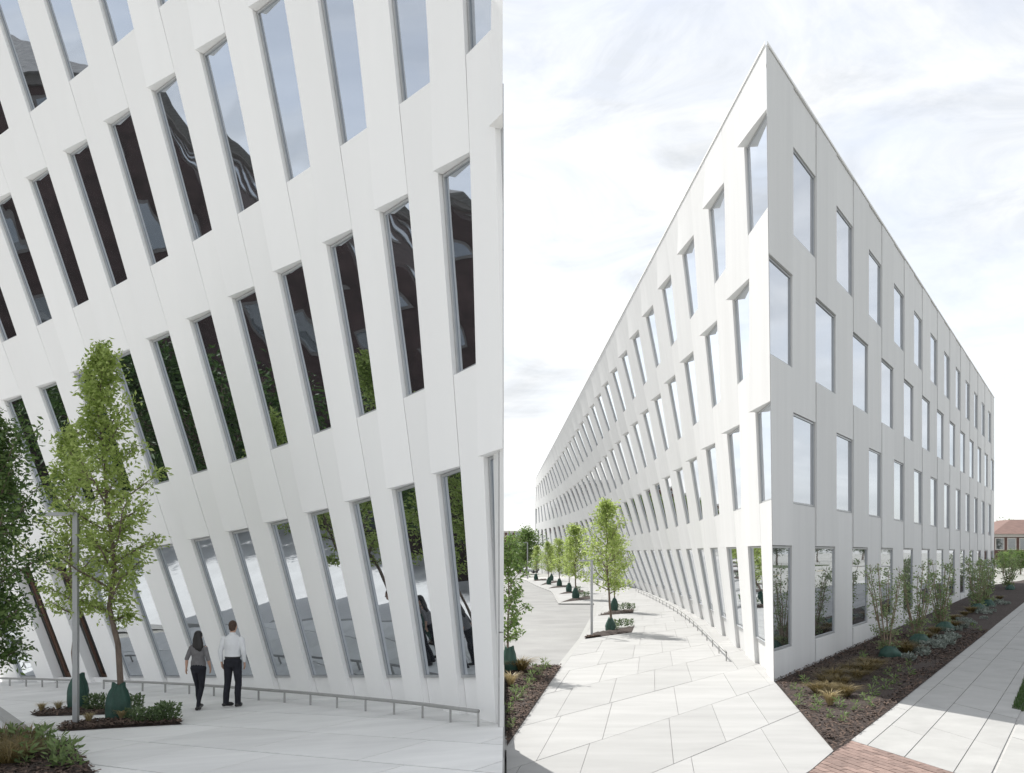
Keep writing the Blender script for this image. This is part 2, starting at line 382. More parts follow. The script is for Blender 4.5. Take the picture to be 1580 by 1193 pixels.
tb = [((902, 986), (915, 977), (979, 966), (975, 976)), ((922, 950), (941, 944), (978, 940), (977, 946)), ((865, 929.5), (880, 924), (910, 919.5), (911, 924.5)),
      ((862, 917), (870, 914), (900, 910.5), (901, 914)), ((846, 908), (852, 905.5), (877, 903), (878, 905.5)), ((833, 903.5), (842, 899), (861, 896), (862, 898.5)), ((822, 897), (827, 894.5), (843, 893), (844, 895))]
for i, q in enumerate(tb): bed([GR(*p) for p in q], zr, .006, (900, 500, 0, 0, 0, 0, 0)[i], 30 + i, .06)

# right planting strip, sidewalk, brick paving, lawn
e0, e1 = GR(1286, 1158), GR(1580, 929)
ed = (Vector(e1) - Vector(e0)).normalized(); en = Vector((ed.y, -ed.x))
eF = tuple(Vector(e0) + ed * 95)
bedR = [(7.78, 26.12), e0, e1, eF, tuple((RF(27, 0) + Vector((8, 8, 0))).xy), tuple(RF(25.2, 0).xy)]
bed([bedR[0], e0] + [tuple(Vector(p) + en * .06) for p in (e0, e1, eF)] + bedR[4:], zr, -.012, 15000, 41, .07)
walk0 = Vector(GR(1313, 1142)); 
b0, b1 = Vector(GR(1313, 1142)), Vector(GR(1475, 1193)); bd = (b1 - b0).normalized()
SWW = 7.2
walk = [tuple(b0), eF, tuple(Vector(eF) + en * SWW), tuple(b0 + bd * 9), ]
wk = sheet('sidewalk', walk, zr, -.03, M['bed_joint'], .2)
ca, cb = Vector(GR(1180 + 750 * .3463, 780 + 755 * .3463)), Vector(GR(1180 + 1090 * .3463, 780 + 825 * .3463)); cr = (cb - ca).normalized()
def swtiles(lo, hi, seed, L=(3.4,)):
    strip = [tuple(Vector(e0) - ed * 12 + en * lo), tuple(Vector(e0) + ed * 95 + en * lo), tuple(Vector(e0) + ed * 95 + en * hi), tuple(Vector(e0) - ed * 12 + en * hi)]
    reg = clip(walk, strip)
    if reg: tiles(wk, reg, zr, M['walk'], ed, cr, 40, L, tuple(Vector(e0) - ed * 20 - cr * 20), (0, 1), (0, 125), seed, .02, 0, 'sidewalk_slab')
sw = abs(en.dot(Vector(GR(1180 + 625 * .3463, 780 + 1115 * .3463)) - Vector(e0)))
print('walk strip', sw, 'ed', ed, 'cr', cr)
swtiles(.0, .42, 1, (3.4, 5.0)); swtiles(.44, sw, 2); swtiles(sw + .02, 2 * sw - .3, 3); swtiles(2 * sw - .28, 2 * sw + .25, 4); swtiles(2 * sw + .31, SWW, 5)
# brick paving: running bond, bricks one by one
bp_ = sheet('brick_paving', [tuple(b0), tuple(b0 + bd * 9), ext(c0, c1, 4), e0], zr, -.03, M['bed_joint'], .2)
mebr = {}
bl, bw = .42, .16
bpoly = [tuple(b0 + bd * .02 - ed * .02), tuple(b0 + bd * 6), tuple(Vector(ext(c0, c1, 1.6))), tuple(Vector(e0) + Vector((.03, -.02)))]
nb_ = 0; bn = Vector((bd.y, -bd.x)); bn = bn if bn.y < 0 else -bn
for r in range(-4, 40):
    for k in range(-8, 24):
        if nb_ >= 300: break
        o = b0 + bd * (k * bl + (r % 2) * bl * .5) + bn * (r * bw)
        q = [o, o + bd * (bl - .014), o + bd * (bl - .014) + bn * (bw - .014), o + bn * (bw - .014)]
        poly = clip(bpoly, [tuple(p) for p in q])
        if len(poly) < 3 or abs(area(poly)) < .004: continue
        dz = rnd.uniform(-.004, .003); mb = MB(); mb.prism(ccw(poly), lambda x, y: zr(x, y) + dz - .04, lambda x, y: zr(x, y) + dz)
        mb.build('brick', M['brick'], bp_); nb_ += 1
print('bricks', nb_)

# ------------------------------------------------------------------ facades
def panel(parent, Sf, Nf, u0, u1, z0, z1, m, off=(0, 0, 0, 0), thick=.34, gap=.012, zn=4, xmax=None, name='panel'):
    """one precast panel of a facade: u0/u1 its side rulings, off = outward offset at (u0 low, u1 low, u0 high, u1 high)"""
    un = 2; g = gap; grid = []; back = []
    for k in range(zn + 1):
        t = k / zn; z = z0 + g + (z1 - z0 - 2 * g) * t; A, B = Sf(u0, z), Sf(u1, z); d = (B - A).normalized() * g
        for c in range(un + 1):
            s_ = c / un; p = A + (B - A) * s_ + (d if c == 0 else -d if c == un else Vector())
            nv = Nf(u0, z) * (1 - s_) + Nf(u1, z) * s_; lo = off[0] * (1 - s_) + off[1] * s_; hi = off[2] * (1 - s_) + off[3] * s_
            o_ = lo * (1 - t) ** 1.6 + hi * t if lo > hi else lo * (1 - t) + hi * t
            grid.append(p - nv * o_); back.append(p + nv * thick)
    w1 = un + 1; f = []; sm = []
    for k in range(zn):
        for c in range(un):
            a = k * w1 + c; f.append((a, a + 1, a + 1 + w1, a + w1)); sm.append(True)
    loop = [c for c in range(w1)] + [k * w1 + un for k in range(1, zn + 1)] + [zn * w1 + c for c in range(un - 1, -1, -1)] + [k * w1 for k in range(zn - 1, 0, -1)]
    n = len(grid); L = len(loop); v = grid + [grid[i] for i in loop] + [back[i] for i in loop]
    for i in range(L):
        j = (i + 1) % L; f.append((n + i, n + L + i, n + L + j, n + j)); sm.append(False)
    o = finish(name, v, f, m, parent, xmax)
    if o is not None and len(o.data.polygons) == len(sm): o.data.polygons.foreach_set('use_smooth', sm)
    return o
def finish(name, v, f, m, parent, xmax):
    if xmax is not None and max(p.x for p in v) > xmax:
        if min(p.x for p in v) > xmax - .02: return None
        bm = bmesh.new(); bv = [bm.verts.new(p) for p in v]
        for q in f: bm.faces.new([bv[i] for i in q])
        bmesh.ops.bisect_plane(bm, geom=bm.verts[:] + bm.edges[:] + bm.faces[:], plane_co=(xmax, 0, 0), plane_no=(1, 0, 0), clear_outer=True)
        bm.verts.index_update(); v = [p.co.copy() for p in bm.verts]; f = [tuple(x.index for x in q.verts) for q in bm.faces]; bm.free()
    return obj(name, v, f, m, parent)
def window(parent, Sf, Nf, u0, u1, z0, z1, rec=.2, fr=.07, frd=.10, xmax=None, mpane=None, mframe=None, left_extra=0):
    def P(su, z, d): 
        a, b = Sf(u0, z), Sf(u1, z); p = a + (b - a) * su; return p + Nf(u0 + (u1 - u0) * su, z) * d
    wd = (Sf(u1, z0) - Sf(u0, z0)).length; a = fr / wd; 
    oz = [(0, z0), (1, z0), (1, z1), (0, z1)]; iz = [(a, z0 + fr), (1 - a, z0 + fr), (1 - a, z1 - fr), (a, z1 - fr)]
    v = [P(su, z, rec) for su, z in oz] + [P(su, z, rec) for su, z in iz] + [P(su, z, rec + frd) for su, z in oz] + [P(su, z, rec + frd) for su, z in iz]
    f = []
    for k in range(4):
        k2 = (k + 1) % 4
        f += [(k, k2, 4 + k2, 4 + k), (4 + k, 4 + k2, 12 + k2, 12 + k), (8 + k, 12 + k, 12 + k2, 8 + k2)]
    wo = finish('window', v, f, mframe or M['alu'], parent, xmax)
    if wo is None: return
    e = .55 * frd; n = 5; j1, j2 = rnd.uniform(-.008, .008), rnd.uniform(-.006, .006)
    v = [P(su, z0 + fr + (z1 - z0 - 2 * fr) * k / n, rec + e + j1 * (su - .5) + j2 * (k / n - .5)) for k in range(n + 1) for su in (a, 1 - a)]
    f = [(2 * k, 2 * k + 1, 2 * k + 3, 2 * k + 2) for k in range(n)]
    if xmax is not None and max(p.x for p in v) > xmax:
        p = finish('pane', v, f, mpane or M['glass'], None, xmax)
        if p is None: return
    else: p = obj('pane', v, f, mpane or M['glass'], None, True)
    p.parent = wo; p.matrix_parent_inverse = wo.matrix_basis.inverted() if False else Matrix.Translation(-Vector(parent.location)) @ Matrix.Translation(Vector(parent.location))

# ---- left building (long canted wall rising out of the frame)
SL = 193.0 / F                                   # storeys sheared down with depth, to fit the left view's lower horizon
ii = [2, 4, 6, 8, 10, 12, 14, 16, 18, 20, 22, 26]
x0 = [-.508, -1.246, -2.09, -3.05, -4.11, -5.27, -6.5, -7.89, -9.38, -10.93, -12.6, -16.2]
ll = [.075, .125, .175, .217, .25, .28, .312, .335, .350, .362, .372, .385]
pX = np.polyfit(ii, x0, 3); pL = np.polyfit(ii, ll, 3)
IMAX = 28
def lx0(i): return float(np.polyval(pX, i))
def lln(i):
    i = min(i, 24); return max(.03, float(np.polyval(pL, i)))
def SLf(i, z):
    y = 14.5 + .648 * i
    return Vector((lx0(i) - lln(i) * z, y, CAMH + z - SL * y))
def NLf(i, z):
    a = SLf(i + .3, z) - SLf(i - .3, z); n = Vector((.648 * .6, -a.x, 0)); return n.normalized()
H = [3.676, 8.77, 14.0, 19.1]; SI = [0.0, 5.275, 10.4, 15.5]; ZB = -1.3
def ZT(i): return min(18.7, 11.5 + .56 * max(0, i))  # roofline out of view, raked down to shorten its shadow on the right plaza
XM = -.035
lb = empty('office_building', (-8, 22, zl(-8, 22)), 'tall white building whose slanted window strips fill the left of the picture', 'building')
for i in range(-1, IMAX):
    rows = (0, 2) if i % 2 == 0 else (1, 3)
    # u0 = i (right side), u1 = i+1 (left side); heads of openings push out at their left corner
    tip = (.0, .125, 0, 0); zt = ZT(i); zc = ZB
    for r in rows:
        if SI[r] > zt - .3: break
        if zc == ZB and r == 0:
            panel(lb, SLf, NLf, i, i + 1, ZB, SI[0], M['white'], (-.13,) * 4, .2, 0.0, 2, XM)
        else:
            panel(lb, SLf, NLf, i, i + 1, zc, SI[r], M['white'], tip if zc != ZB else (0, 0, 0, 0), xmax=XM)
        ht = min(H[r], zt - .05)
        if r == 0 and i in (22, 24):
            window(lb, SLf, NLf, i, i + 1, SI[r] - .02, ht, .42, .17 if i == 24 else .08, .08, XM, M['darkglass'], M['wood'])
        else:
            window(lb, SLf, NLf, i, i + 1, SI[r], ht, .085, .05, .05, XM)
        zc = H[r]
    if zc < zt - .1: panel(lb, SLf, NLf, i, i + 1, zc, zt, M['white'], tip, xmax=XM)
# body behind the panels, and the plain end wall along the terrace edge
def corep(i, z, d):
    p = SLf(i, z); p = p + NLf(i, z) * d; p.x = min(p.x, -.10); return p
ki = list(range(0, IMAX + 1)); n = len(ki)
cols = [[corep(i, ZB, .55) for i in ki], [corep(i, ZT(i) - .1, .55) for i in ki], [corep(i, ZT(i) - .1, 1.0) for i in ki], [corep(i, ZB, 1.4) for i in ki]]  # unseen body kept thin to narrow the shadow it casts
v = [p for c in cols for p in c]; ff = []
for a_ in range(4):
    b_ = (a_ + 1) % 4; ff += [(a_ * n + k, b_ * n + k, b_ * n + k + 1, a_ * n + k + 1) for k in range(n - 1)]
ff += [(0, 3 * n, 2 * n, n), (n - 1, 2 * n - 1, 3 * n - 1, 4 * n - 1)]
obj('core', v, ff, M['endwall'], lb)
for z0_, z1_ in [(-.6, 2.4), (2.42, 5.5), (5.52, 8.6), (8.62, 11.3)]:
    for y0_, y1_ in [(14.70, 15.5), (15.52, 16.4)]:
        MB().box((-.055, (y0_ + y1_) / 2, (z0_ + z1_) / 2), (.07, y1_ - y0_, z1_ - z0_)).build('end_panel', M['endwall'], lb)
# low wall that holds the left plaza along the terrace edge
rw = MB()
for k in range(6):
    y0_ = 2.0 + k * 2.55
    rw.box((-.018, y0_ + 1.27, .25), (.022, 2.53, zl(0, y0_ + 2.5) * 2 - .5))
tag(rw.build('retaining_wall', M['kerb']), kind='structure')

# ---- right building (wedge)
hR = [3.9, 8.0, 12.15, 16.15]; sR = [.85, 5.22, 9.35, 13.46]
rb = empty('office_building', (7.7, 26.0, 0), 'pale grey wedge-shaped office block with its sharp corner pointing at the viewer', 'building')
NR = Vector((-2.33, 1.512, 0)).normalized()                       # inward normal of the street front
def SRf(n, z):
    if n <= 0: n = ncorn(z)
    p = RF(n, z); return p
MIT = Vector((.283, .959, 0)).normalized() * 3.3                 # mitred corner
def NRf(n, z): return MIT * (1 - min(1, n)) + NR * min(1, n) if n < 1 else NR
NSR = 25
for k in range(NSR):
    rows = (0, 2) if k % 2 == 0 else (1, 3)
    po = .0 if k % 2 == 0 else -.035
    zc = -.4
    for r in rows:
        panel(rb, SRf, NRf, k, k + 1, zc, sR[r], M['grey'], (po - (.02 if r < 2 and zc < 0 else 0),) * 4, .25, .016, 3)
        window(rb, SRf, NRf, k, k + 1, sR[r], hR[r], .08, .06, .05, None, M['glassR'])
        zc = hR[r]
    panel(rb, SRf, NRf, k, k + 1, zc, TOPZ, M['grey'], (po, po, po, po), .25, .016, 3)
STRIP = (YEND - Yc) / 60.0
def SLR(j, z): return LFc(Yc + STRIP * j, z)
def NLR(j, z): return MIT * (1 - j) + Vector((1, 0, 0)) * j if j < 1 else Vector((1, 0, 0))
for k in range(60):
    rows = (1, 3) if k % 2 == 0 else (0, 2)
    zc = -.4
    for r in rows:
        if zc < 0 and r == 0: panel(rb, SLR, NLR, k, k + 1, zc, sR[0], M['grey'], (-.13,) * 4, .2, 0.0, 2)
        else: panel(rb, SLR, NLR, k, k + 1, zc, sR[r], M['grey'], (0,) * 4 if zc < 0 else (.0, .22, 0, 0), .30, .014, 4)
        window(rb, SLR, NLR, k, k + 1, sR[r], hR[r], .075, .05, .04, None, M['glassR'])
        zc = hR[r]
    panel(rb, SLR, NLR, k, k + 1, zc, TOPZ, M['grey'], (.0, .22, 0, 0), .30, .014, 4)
lowp = []; highp = []
for y in [Yc + 3.4 + q * 3.5 for q in range(43)]:
    lowp.append(Vector((xbase(y) + .55, y, -.5))); highp.append(Vector((xtop(y) + .55, y, TOPZ - .3)))
rl = [RF(25, 0) + NR * .4, RF(1.6, 0) + NR * .4]
lowp += [Vector((24, YEND, -.5))] + [Vector((p.x, p.y, -.5)) for p in rl]; highp += [Vector((24, YEND, TOPZ - .3))] + [Vector((p.x, p.y, TOPZ - .3)) for p in rl]
n = len(lowp); obj('core', lowp + highp, [(k, (k + 1) % n, n + (k + 1) % n, n + k) for k in range(n)] + [tuple(range(n, 2 * n))], M['core'], rb)
up_ = Vector((0, 0, .07)); q = MB(); a0, a1 = RF(0, TOPZ + .012), RF(25, TOPZ + .012)
q.hexa([a0 - NR * .03, a1 - NR * .03, a1 + NR * .4, a0 + MIT * .4], [p + up_ for p in (a0 - NR * .03, a1 - NR * .03, a1 + NR * .4, a0 + MIT * .4)]); q.build('coping', M['white'], rb)
q = MB(); a1 = Vector((xtop(YEND), YEND, TOPZ + .012)); xo = Vector((.03, 0, 0)); xi = Vector((.42, 0, 0))
q.hexa([a0 - xo, a0 + MIT * .4, a1 + xi, a1 - xo], [p + up_ * .9 for p in (a0 - xo, a0 + MIT * .4, a1 + xi, a1 - xo)]); q.build('coping', M['white'], rb)
q = MB(); p0, p1 = RF(25, 0), Vector((24, YEND, 0)); q.hexa([p0, p1, p1 + Vector((-.4, -.1, 0)), p0 + Vector((-.4, .1, 0))], [a + Vector((0, 0, TOPZ - .02)) for a in (p0, p1, p1 + Vector((-.4, -.1, 0)), p0 + Vector((-.4, .1, 0)))]); q.build('rear_wall', M['grey'], rb)
q = MB(); q.box((15, YEND + .2, TOPZ / 2), (18.2, .3, TOPZ)); q.build('far_wall', M['grey'], rb)

# ---- low handrails along the wall bases
def handrail(pts, hgt, label, every=1):
    o = empty('handrail', pts[0], label, 'railing')
    mb = MB(); mb.tube([p + Vector((0, 0, hgt)) for p in pts], [.034] * len(pts), 8); mb.build('rail', M['steel'], o, True)
    for k in range(0, len(pts), every):
        p = pts[k]; MB().box((p.x, p.y, p.z + hgt / 2 - .02), (.035, .05, hgt)).build('post', M['steel'], o)
    return o
rp_ = [(738, 1121), (695, 1114.5), (652, 1108), (608, 1102.5), (564, 1097.5), (520, 1092.5), (479, 1088), (439, 1084), (399, 1080.5), (365, 1077), (330, 1074), (292, 1071), (255, 1068.5), (220, 1066.5), (185, 1065), (160, 1063.5)]
handrail([PL(*p) for p in rp_], .25, 'low pale steel rail at the foot of the slanted white wall, right of the lamp')
rp_ = [(110, 1062.2), (88, 1061.3), (65, 1060.3), (40, 1059.4), (15, 1058.5), (-10, 1057.7), (-40, 1056.8)]
handrail([PL(*p) for p in rp_], .25, 'short low steel rail at the wall foot, far left behind the lamp')
handrail([Vector((xbase(y) - .9, y, 0)) for y in [31 + 2.4 * k for k in range(24)]], .3, 'thin low rail at the foot of the grey wedge building')

# ------------------------------------------------------------------ vegetation
def leaves_mesh(pts, size, seed, droop=.5, aspect=.42):
    """one folded leaf of four triangles at every point; pts: (position, outward direction)"""
    rg = np.random.default_rng(seed); n = len(pts)
    P = np.array([p[0] for p in pts]); D = np.array([p[1] for p in pts])
    d = D + rg.normal(0, .7, (n, 3)); d[:, 2] -= droop; d /= np.linalg.norm(d, axis=1, keepdims=True) + 1e-9
    s = np.cross(d, rg.normal(0, 1, (n, 3))); s /= np.linalg.norm(s, axis=1, keepdims=True) + 1e-9
    nn = np.cross(d, s)
    L = size * rg.uniform(.65, 1.3, (n, 1)); W = L * aspect
    a = P; b = P + d * L * .5 + s * W * .5 + nn * W * .18; c = P + d * L - nn * L * .08; e = P + d * L * .5 - s * W * .5 + nn * W * .18
    V = np.stack([a, b, c, e], 1).reshape(-1, 3)
    k = np.arange(n) * 4
    Fc = np.stack([np.stack([k, k + 1, k + 2], 1), np.stack([k, k + 2, k + 3], 1)], 1).reshape(-1, 3)
    me = bpy.data.meshes.new('crown'); me.vertices.add(len(V)); me.vertices.foreach_set('co', V.ravel())
    me.loops.add(len(Fc) * 3); me.loops.foreach_set('vertex_index', Fc.ravel().astype(np.int32))
    me.polygons.add(len(Fc)); me.polygons.foreach_set('loop_start', (np.arange(len(Fc)) * 3).astype(np.int32))
    me.update(calc_edges=True); me.validate(); return me
def tree(loc, label, Ht, cr, seed, lm, nleaf, lsize, start=.28, lean=(0, 0), group=None, nb=30, prof=None, stems=1, trunk_r=None, name='street_tree', up=(.42, 1.05), clump=.085, barkm=None):
    rr = random.Random(seed); root = empty(name, loc, label, 'tree', group)
    prof = prof or (lambda t: (.7 + 1.5 * t if t < .2 else 1 - ((t - .2) / .8) ** 1.25) + .05)
    mb = MB(); tips = []; tr = trunk_r or Ht * .011
    n = 10; tp = []
    for k in range(n + 1):
        t = k / n; tp.append(Vector((lean[0] * t + rr.uniform(-.01, .01) * Ht * (t > 0), lean[1] * t + rr.uniform(-.01, .01) * Ht * (t > 0), Ht * t * .985)))
    tp[0].z = -.1
    mb.tube(tp, [tr * (1.25 if k == 0 else 1 - .9 * k / n) for k in range(n + 1)], 7)
    def at(t):
        k = min(int(t * n), n - 1); u = t * n - k; return tp[k] * (1 - u) + tp[k + 1] * u
    az = rr.uniform(0, 6)
    for i in range(nb):
        t = (i + rr.random()) / nb; h = start + (1 - start) * t * .97; b0_ = at(h); az += 2.4 + rr.uniform(-.4, .4)
        el = up[0] + (up[1] - up[0]) * t + rr.uniform(-.12, .12); L = cr * prof(t) * rr.uniform(.5, 1.3) / max(.35, math.cos(el)) * .92
        L = min(L, Ht * (1 - h) * .9 + .2)
        d = Vector((math.cos(az) * math.cos(el), math.sin(az) * math.cos(el), math.sin(el))); pts = [b0_]; r0 = tr * (1 - .85 * h) * .5
        for k in range(1, 6):
            dd = d + Vector((rr.uniform(-.18, .18), rr.uniform(-.18, .18), .10 * k * .3 + rr.uniform(-.12, .08))); pts.append(pts[-1] + dd.normalized() * L / 5)
        mb.tube(pts, [r0 * (1 - .8 * k / 5) + .003 for k in range(6)], 5, False)
        for k in range(1, 6):
            tips += [(pts[k], d, .5 + .5 * (k > 2))]
            for s_ in range(3):
                a2 = az + rr.choice((-1, 1)) * rr.uniform(.5, 1.5); l2 = L * rr.uniform(.12, .34) * (1.15 - .12 * k)
                d2 = Vector((math.cos(a2) * .8, math.sin(a2) * .8, rr.uniform(-.1, .8))).normalized()
                q0 = pts[k] - (pts[k] - pts[k - 1]) * rr.random(); q1 = q0 + d2 * l2 * .6; q2 = q1 + (d2 + Vector((0, 0, rr.uniform(-.35, .1)))).normalized() * l2 * .5
                mb.tube([q0, q1, q2], [r0 * .3 + .002, r0 * .18 + .002, .002], 3, False)
                tips += [(q1, d2, .8), (q2, d2, 1.0), (q1 * .5 + q2 * .5, d2, 1.0)]
    mb.build('trunk', barkm or M['bark'], root, True, True)
    wts = [q[2] for q in tips]; pts = []
    for p, d, _ in rr.choices(tips, wts, k=nleaf):
        sg = clump * cr
        pts.append(((p.x + rr.gauss(0, sg), p.y + rr.gauss(0, sg), p.z + rr.gauss(0, sg * .8)), (d.x, d.y, d.z)))
    me = leaves_mesh(pts, lsize, seed); me.materials.append(lm)
    o = bpy.data.objects.new('crown', me); C.objects.link(o); o.parent = root
    return root
def place(root, loc, scale=1, rz=0, label=None, group=None):
    c = copy_tree(root); c.location = loc; c.scale = (scale,) * 3 if not isinstance(scale, tuple) else scale; c.rotation_euler = (0, 0, rz)
    if label: c['label'] = label
    if group: c['group'] = group
    return c
def bag(loc, w_, h_, label, seed, cat='watering bag', group='green watering bags round the trunks'):
    rr = random.Random(seed); mb = MB(); n = 30; L = 11; v = []
    fold = [rr.uniform(-.20, .20) for _ in range(n)]; ph = rr.uniform(0, 6)
    for k in range(L):
        t = k / (L - 1); rad = w_ / 2 * (.90 - .30 * t - .22 * t ** 3 + .14 * math.sin(t * 3.6) + (.10 if k == L - 1 else 0))
        for i in range(n):
            a = 2 * math.pi * i / n; r = rad * (1 + fold[i] * (.15 + t) + .07 * math.sin(3 * a + 5 * t + ph) + .05 * math.sin(7 * t + 2 * a + ph) + rr.uniform(-.045, .045))
            v.append((r * math.cos(a), r * math.sin(a) * .85, h_ * t * (1 + .05 * math.sin(2 * a + seed) * (k == L - 1)) - .02 * (k == 0)))
    f = [(k * n + i, k * n + (i + 1) % n, (k + 1) * n + (i + 1) % n, (k + 1) * n + i) for k in range(L - 1) for i in range(n)] + [tuple((L - 1) * n + i for i in range(n))]
    o = obj('watering_bag', v, f, M['bag'], None, True); o.location = loc; tag(o, label, cat, group); return o
def lowplant(name, nl, ls, spread, hgt, m, seed, aspect=.4, blades=False):
    rr = random.Random(seed); v = []; f = []
    for k in range(nl):
        a = rr.uniform(0, 6.283); r = spread * math.sqrt(rr.random()) * .6; b = Vector((r * math.cos(a), r * math.sin(a), 0)) * (.25 if blades else 1)
        out = Vector((math.cos(a), math.sin(a), 0)); L = ls * rr.uniform(.6, 1.2); W = L * aspect * .5
        if blades:
            top = b + out * spread * rr.uniform(.3, 1.0) + Vector((0, 0, hgt * rr.uniform(.55, 1.0))); mid = b * .6 + top * .4 + Vector((0, 0, hgt * .28)); sd_ = Vector((-out.y, out.x, 0)) * .006
            n = len(v); v += [b - sd_, b + sd_, mid - sd_, mid + sd_, top + Vector((0, 0, -hgt * .1)) + out * .05]; f += [(n, n + 1, n + 3, n + 2), (n + 2, n + 3, n + 4)]
        else:
            z = hgt * rr.random(); p = b + Vector((0, 0, z)); d = (out * rr.uniform(.3, 1) + Vector((rr.uniform(-.5, .5), rr.uniform(-.5, .5), rr.uniform(-.1, 1)))).normalized()
            s_ = d.cross(Vector((rr.gauss(0, 1), rr.gauss(0, 1), rr.gauss(0, 1)))).normalized()
            n = len(v); v += [p, p + d * L * .5 + s_ * W, p + d * L, p + d * L * .5 - s_ * W]; f += [(n, n + 1, n + 2), (n, n + 2, n + 3)]
    me = bpy.data.meshes.new(name); me.from_pydata([tuple(q) for q in v], [], f); me.materials.append(m); me.update(); return me
def put(name, me, loc, label, cat, group, s=1, rz=None):
    o = bpy.data.objects.new(name, me); C.objects.link(o); o.location = loc; o.scale = (s, s, s); o.rotation_euler = (0, 0, rnd.uniform(0, 6.3) if rz is None else rz); return tag(o, label, cat, group)

# left half trees
pA = PL(183, 1111); kA = pA.y / F
tree(pA, 'bright green young tree with a green bag at its foot, nearest the two walkers', 588 * kA, 88 * kA, 5, M['leafA'], 8600, .12, .26, (-30 * kA, 0), 'trees on the left plaza', 38, None, trunk_r=.075)
pB = PL(121, 1094); kB = pB.y / F
tree(pB, 'young tree half hidden behind the lamp post on the left plaza', 440 * kB, 70 * kB, 9, M['leafA'], 4300, .12, .32, (-18 * kB, 0), 'trees on the left plaza', 28, trunk_r=.07)
bag(pA, 40 * kA, 56 * kA, 'green watering bag round the trunk of the tree nearest the walkers', 1)
bag(pB, 34 * kB, 54 * kB, 'green watering bag behind the lamp post on the left plaza', 2)
pD = PL(-28, 1165); kD = pD.y / F
tree(pD, 'dark dense leafy tree cut off by the left edge', 520 * kD, 82 * kD, 17, M['leafD'], 15500, .105, .26, (0, 0), None, 40, lambda t: .55 + .55 * math.sin(math.pi * min(1, t * .92 + .08)) - .5 * max(0, t - .75) / .25, trunk_r=.07, clump=.17)
# right half trees
trees_px = [(942, 973, 772, 31), (948, 943, 822, 26), (888, 924, 810, 20), (878, 914, 828, 17), (863, 905, 832, 15), (847, 902, 836, 14), (851, 896, 842, 12), (827, 895, 842, 12)]
names_ = ['nearest bright green tree of the row along the curved drive', 'second tree of the drive row, just behind the nearest', 'third tree of the drive row, nearest on the kerb bulge', 'fourth tree of the drive row, on the kerb bulge', 'fifth tree of the drive row along the curved drive', 'sixth tree of the drive row along the curved drive', 'seventh tree of the drive row, behind the sixth', 'farthest small tree of the drive row by the building end']
protoA = None
for i, (px, py, ty, hw) in enumerate(trees_px):
    p = PR(px, py); k = p.y / F; Ht = (py - ty) * k
    if i == 0: protoA = tree(p, names_[0], Ht, hw * 1.55 * k, 23, M['leafA'], 3800, .16, .27, (-.25, 0), 'trees along the curved drive', 32, trunk_r=.065); H0 = Ht
    elif i == 2: protoB = tree(p, names_[2], Ht, hw * 1.55 * k, 29, M['leafA'], 2800, .20, .27, (0, 0), 'trees along the curved drive', 28, trunk_r=.07); H2 = Ht
    elif i % 2: place(protoA, p, Ht / H0, i * 1.3, names_[i])
    else: place(protoB, p, Ht / H2, i * 1.7, names_[i])
    bag(p, max(.5, 12 * k) if i < 2 else .6, 20 * k if i < 2 else .85, 'green watering bag on the ' + names_[i].replace('bright green ', '').split(',')[0], 10 + i)
pE = PR(784, 1038); pE.x = max(pE.x, .12); kE = pE.y / F
tree(pE, 'tree at the edge of the mulch bed beside the drive, left of the wedge building', 205 * kE, 36 * kE, 31, M['leafC'], 2300, .13, .22, (0, 0), None, 26, lambda t: .7 + .4 * math.sin(math.pi * t) - .55 * max(0, t - .6) / .4, trunk_r=.045)
bag(pE + Vector((.02, 0, 0)), .55, .8, 'green watering bag in the mulch bed beside the drive', 40)

# multi-stem shrubs along the street front
def shrub(loc, label, Ht, wd, seed, nleaf, lsize, stems=9):
    rr = random.Random(seed); root = empty('shrub', loc, label, 'shrub', 'young multi-stem shrubs along the street front'); mb = MB(); tips = []
    for i in range(stems):
        a = i * 2.4 + rr.uniform(-.4, .4); sp = rr.uniform(.35, 1.0) * wd * .5; top = Vector((math.cos(a) * sp, math.sin(a) * sp, Ht * rr.uniform(.72, 1.0))); pts = []
        for k in range(7):
            t = k / 6; pts.append(Vector((top.x * t ** .9 + rr.uniform(-.03, .03), top.y * t ** .9 + rr.uniform(-.03, .03), top.z * t)))
        mb.tube(pts, [.026 * (1 - .85 * k / 6) + .003 for k in range(7)], 5, False)
        for k in range(1, 7):
            for s_ in range(4):
                a2 = rr.uniform(0, 6.3); L = wd * rr.uniform(.10, .26) * (1.2 - .1 * k); d = Vector((math.cos(a2), math.sin(a2), rr.uniform(.3, 1.3))).normalized(); q = pts[k - 1] * .5 + pts[k] * .5
                e = q + d * L; mb.tube([q, e], [.007, .002], 3, False)
                for u in (.4, .7, 1): tips.append((q + d * L * u, d))
    mb.build('stems', M['birch'], root, True, True); ps = []
    for p, d in rr.choices(tips, k=nleaf): ps.append(((p.x + rr.gauss(0, .07), p.y + rr.gauss(0, .07), p.z + rr.gauss(0, .08)), tuple(d)))
    me = leaves_mesh(ps, lsize, seed, .2, .55); me.materials.append(M['leafS']); o = bpy.data.objects.new('crown', me); C.objects.link(o); o.parent = root
    return root
sh = [(1368, 1012, 868, 62), (1414, 992, 866, 52), (1452, 972, 862, 46), (1506, 940, 860, 38), (1522, 934, 858, 34), (1556, 908, 846, 34)]
shl = ['nearest leafy multi-stem shrub by the street front with thin pale stems', 'second multi-stem shrub along the street front', 'third multi-stem shrub along the street front', 'fourth multi-stem shrub along the street front', 'fifth multi-stem shrub, before the far end of the street front', 'sixth shrub, beyond the far corner of the wedge building']
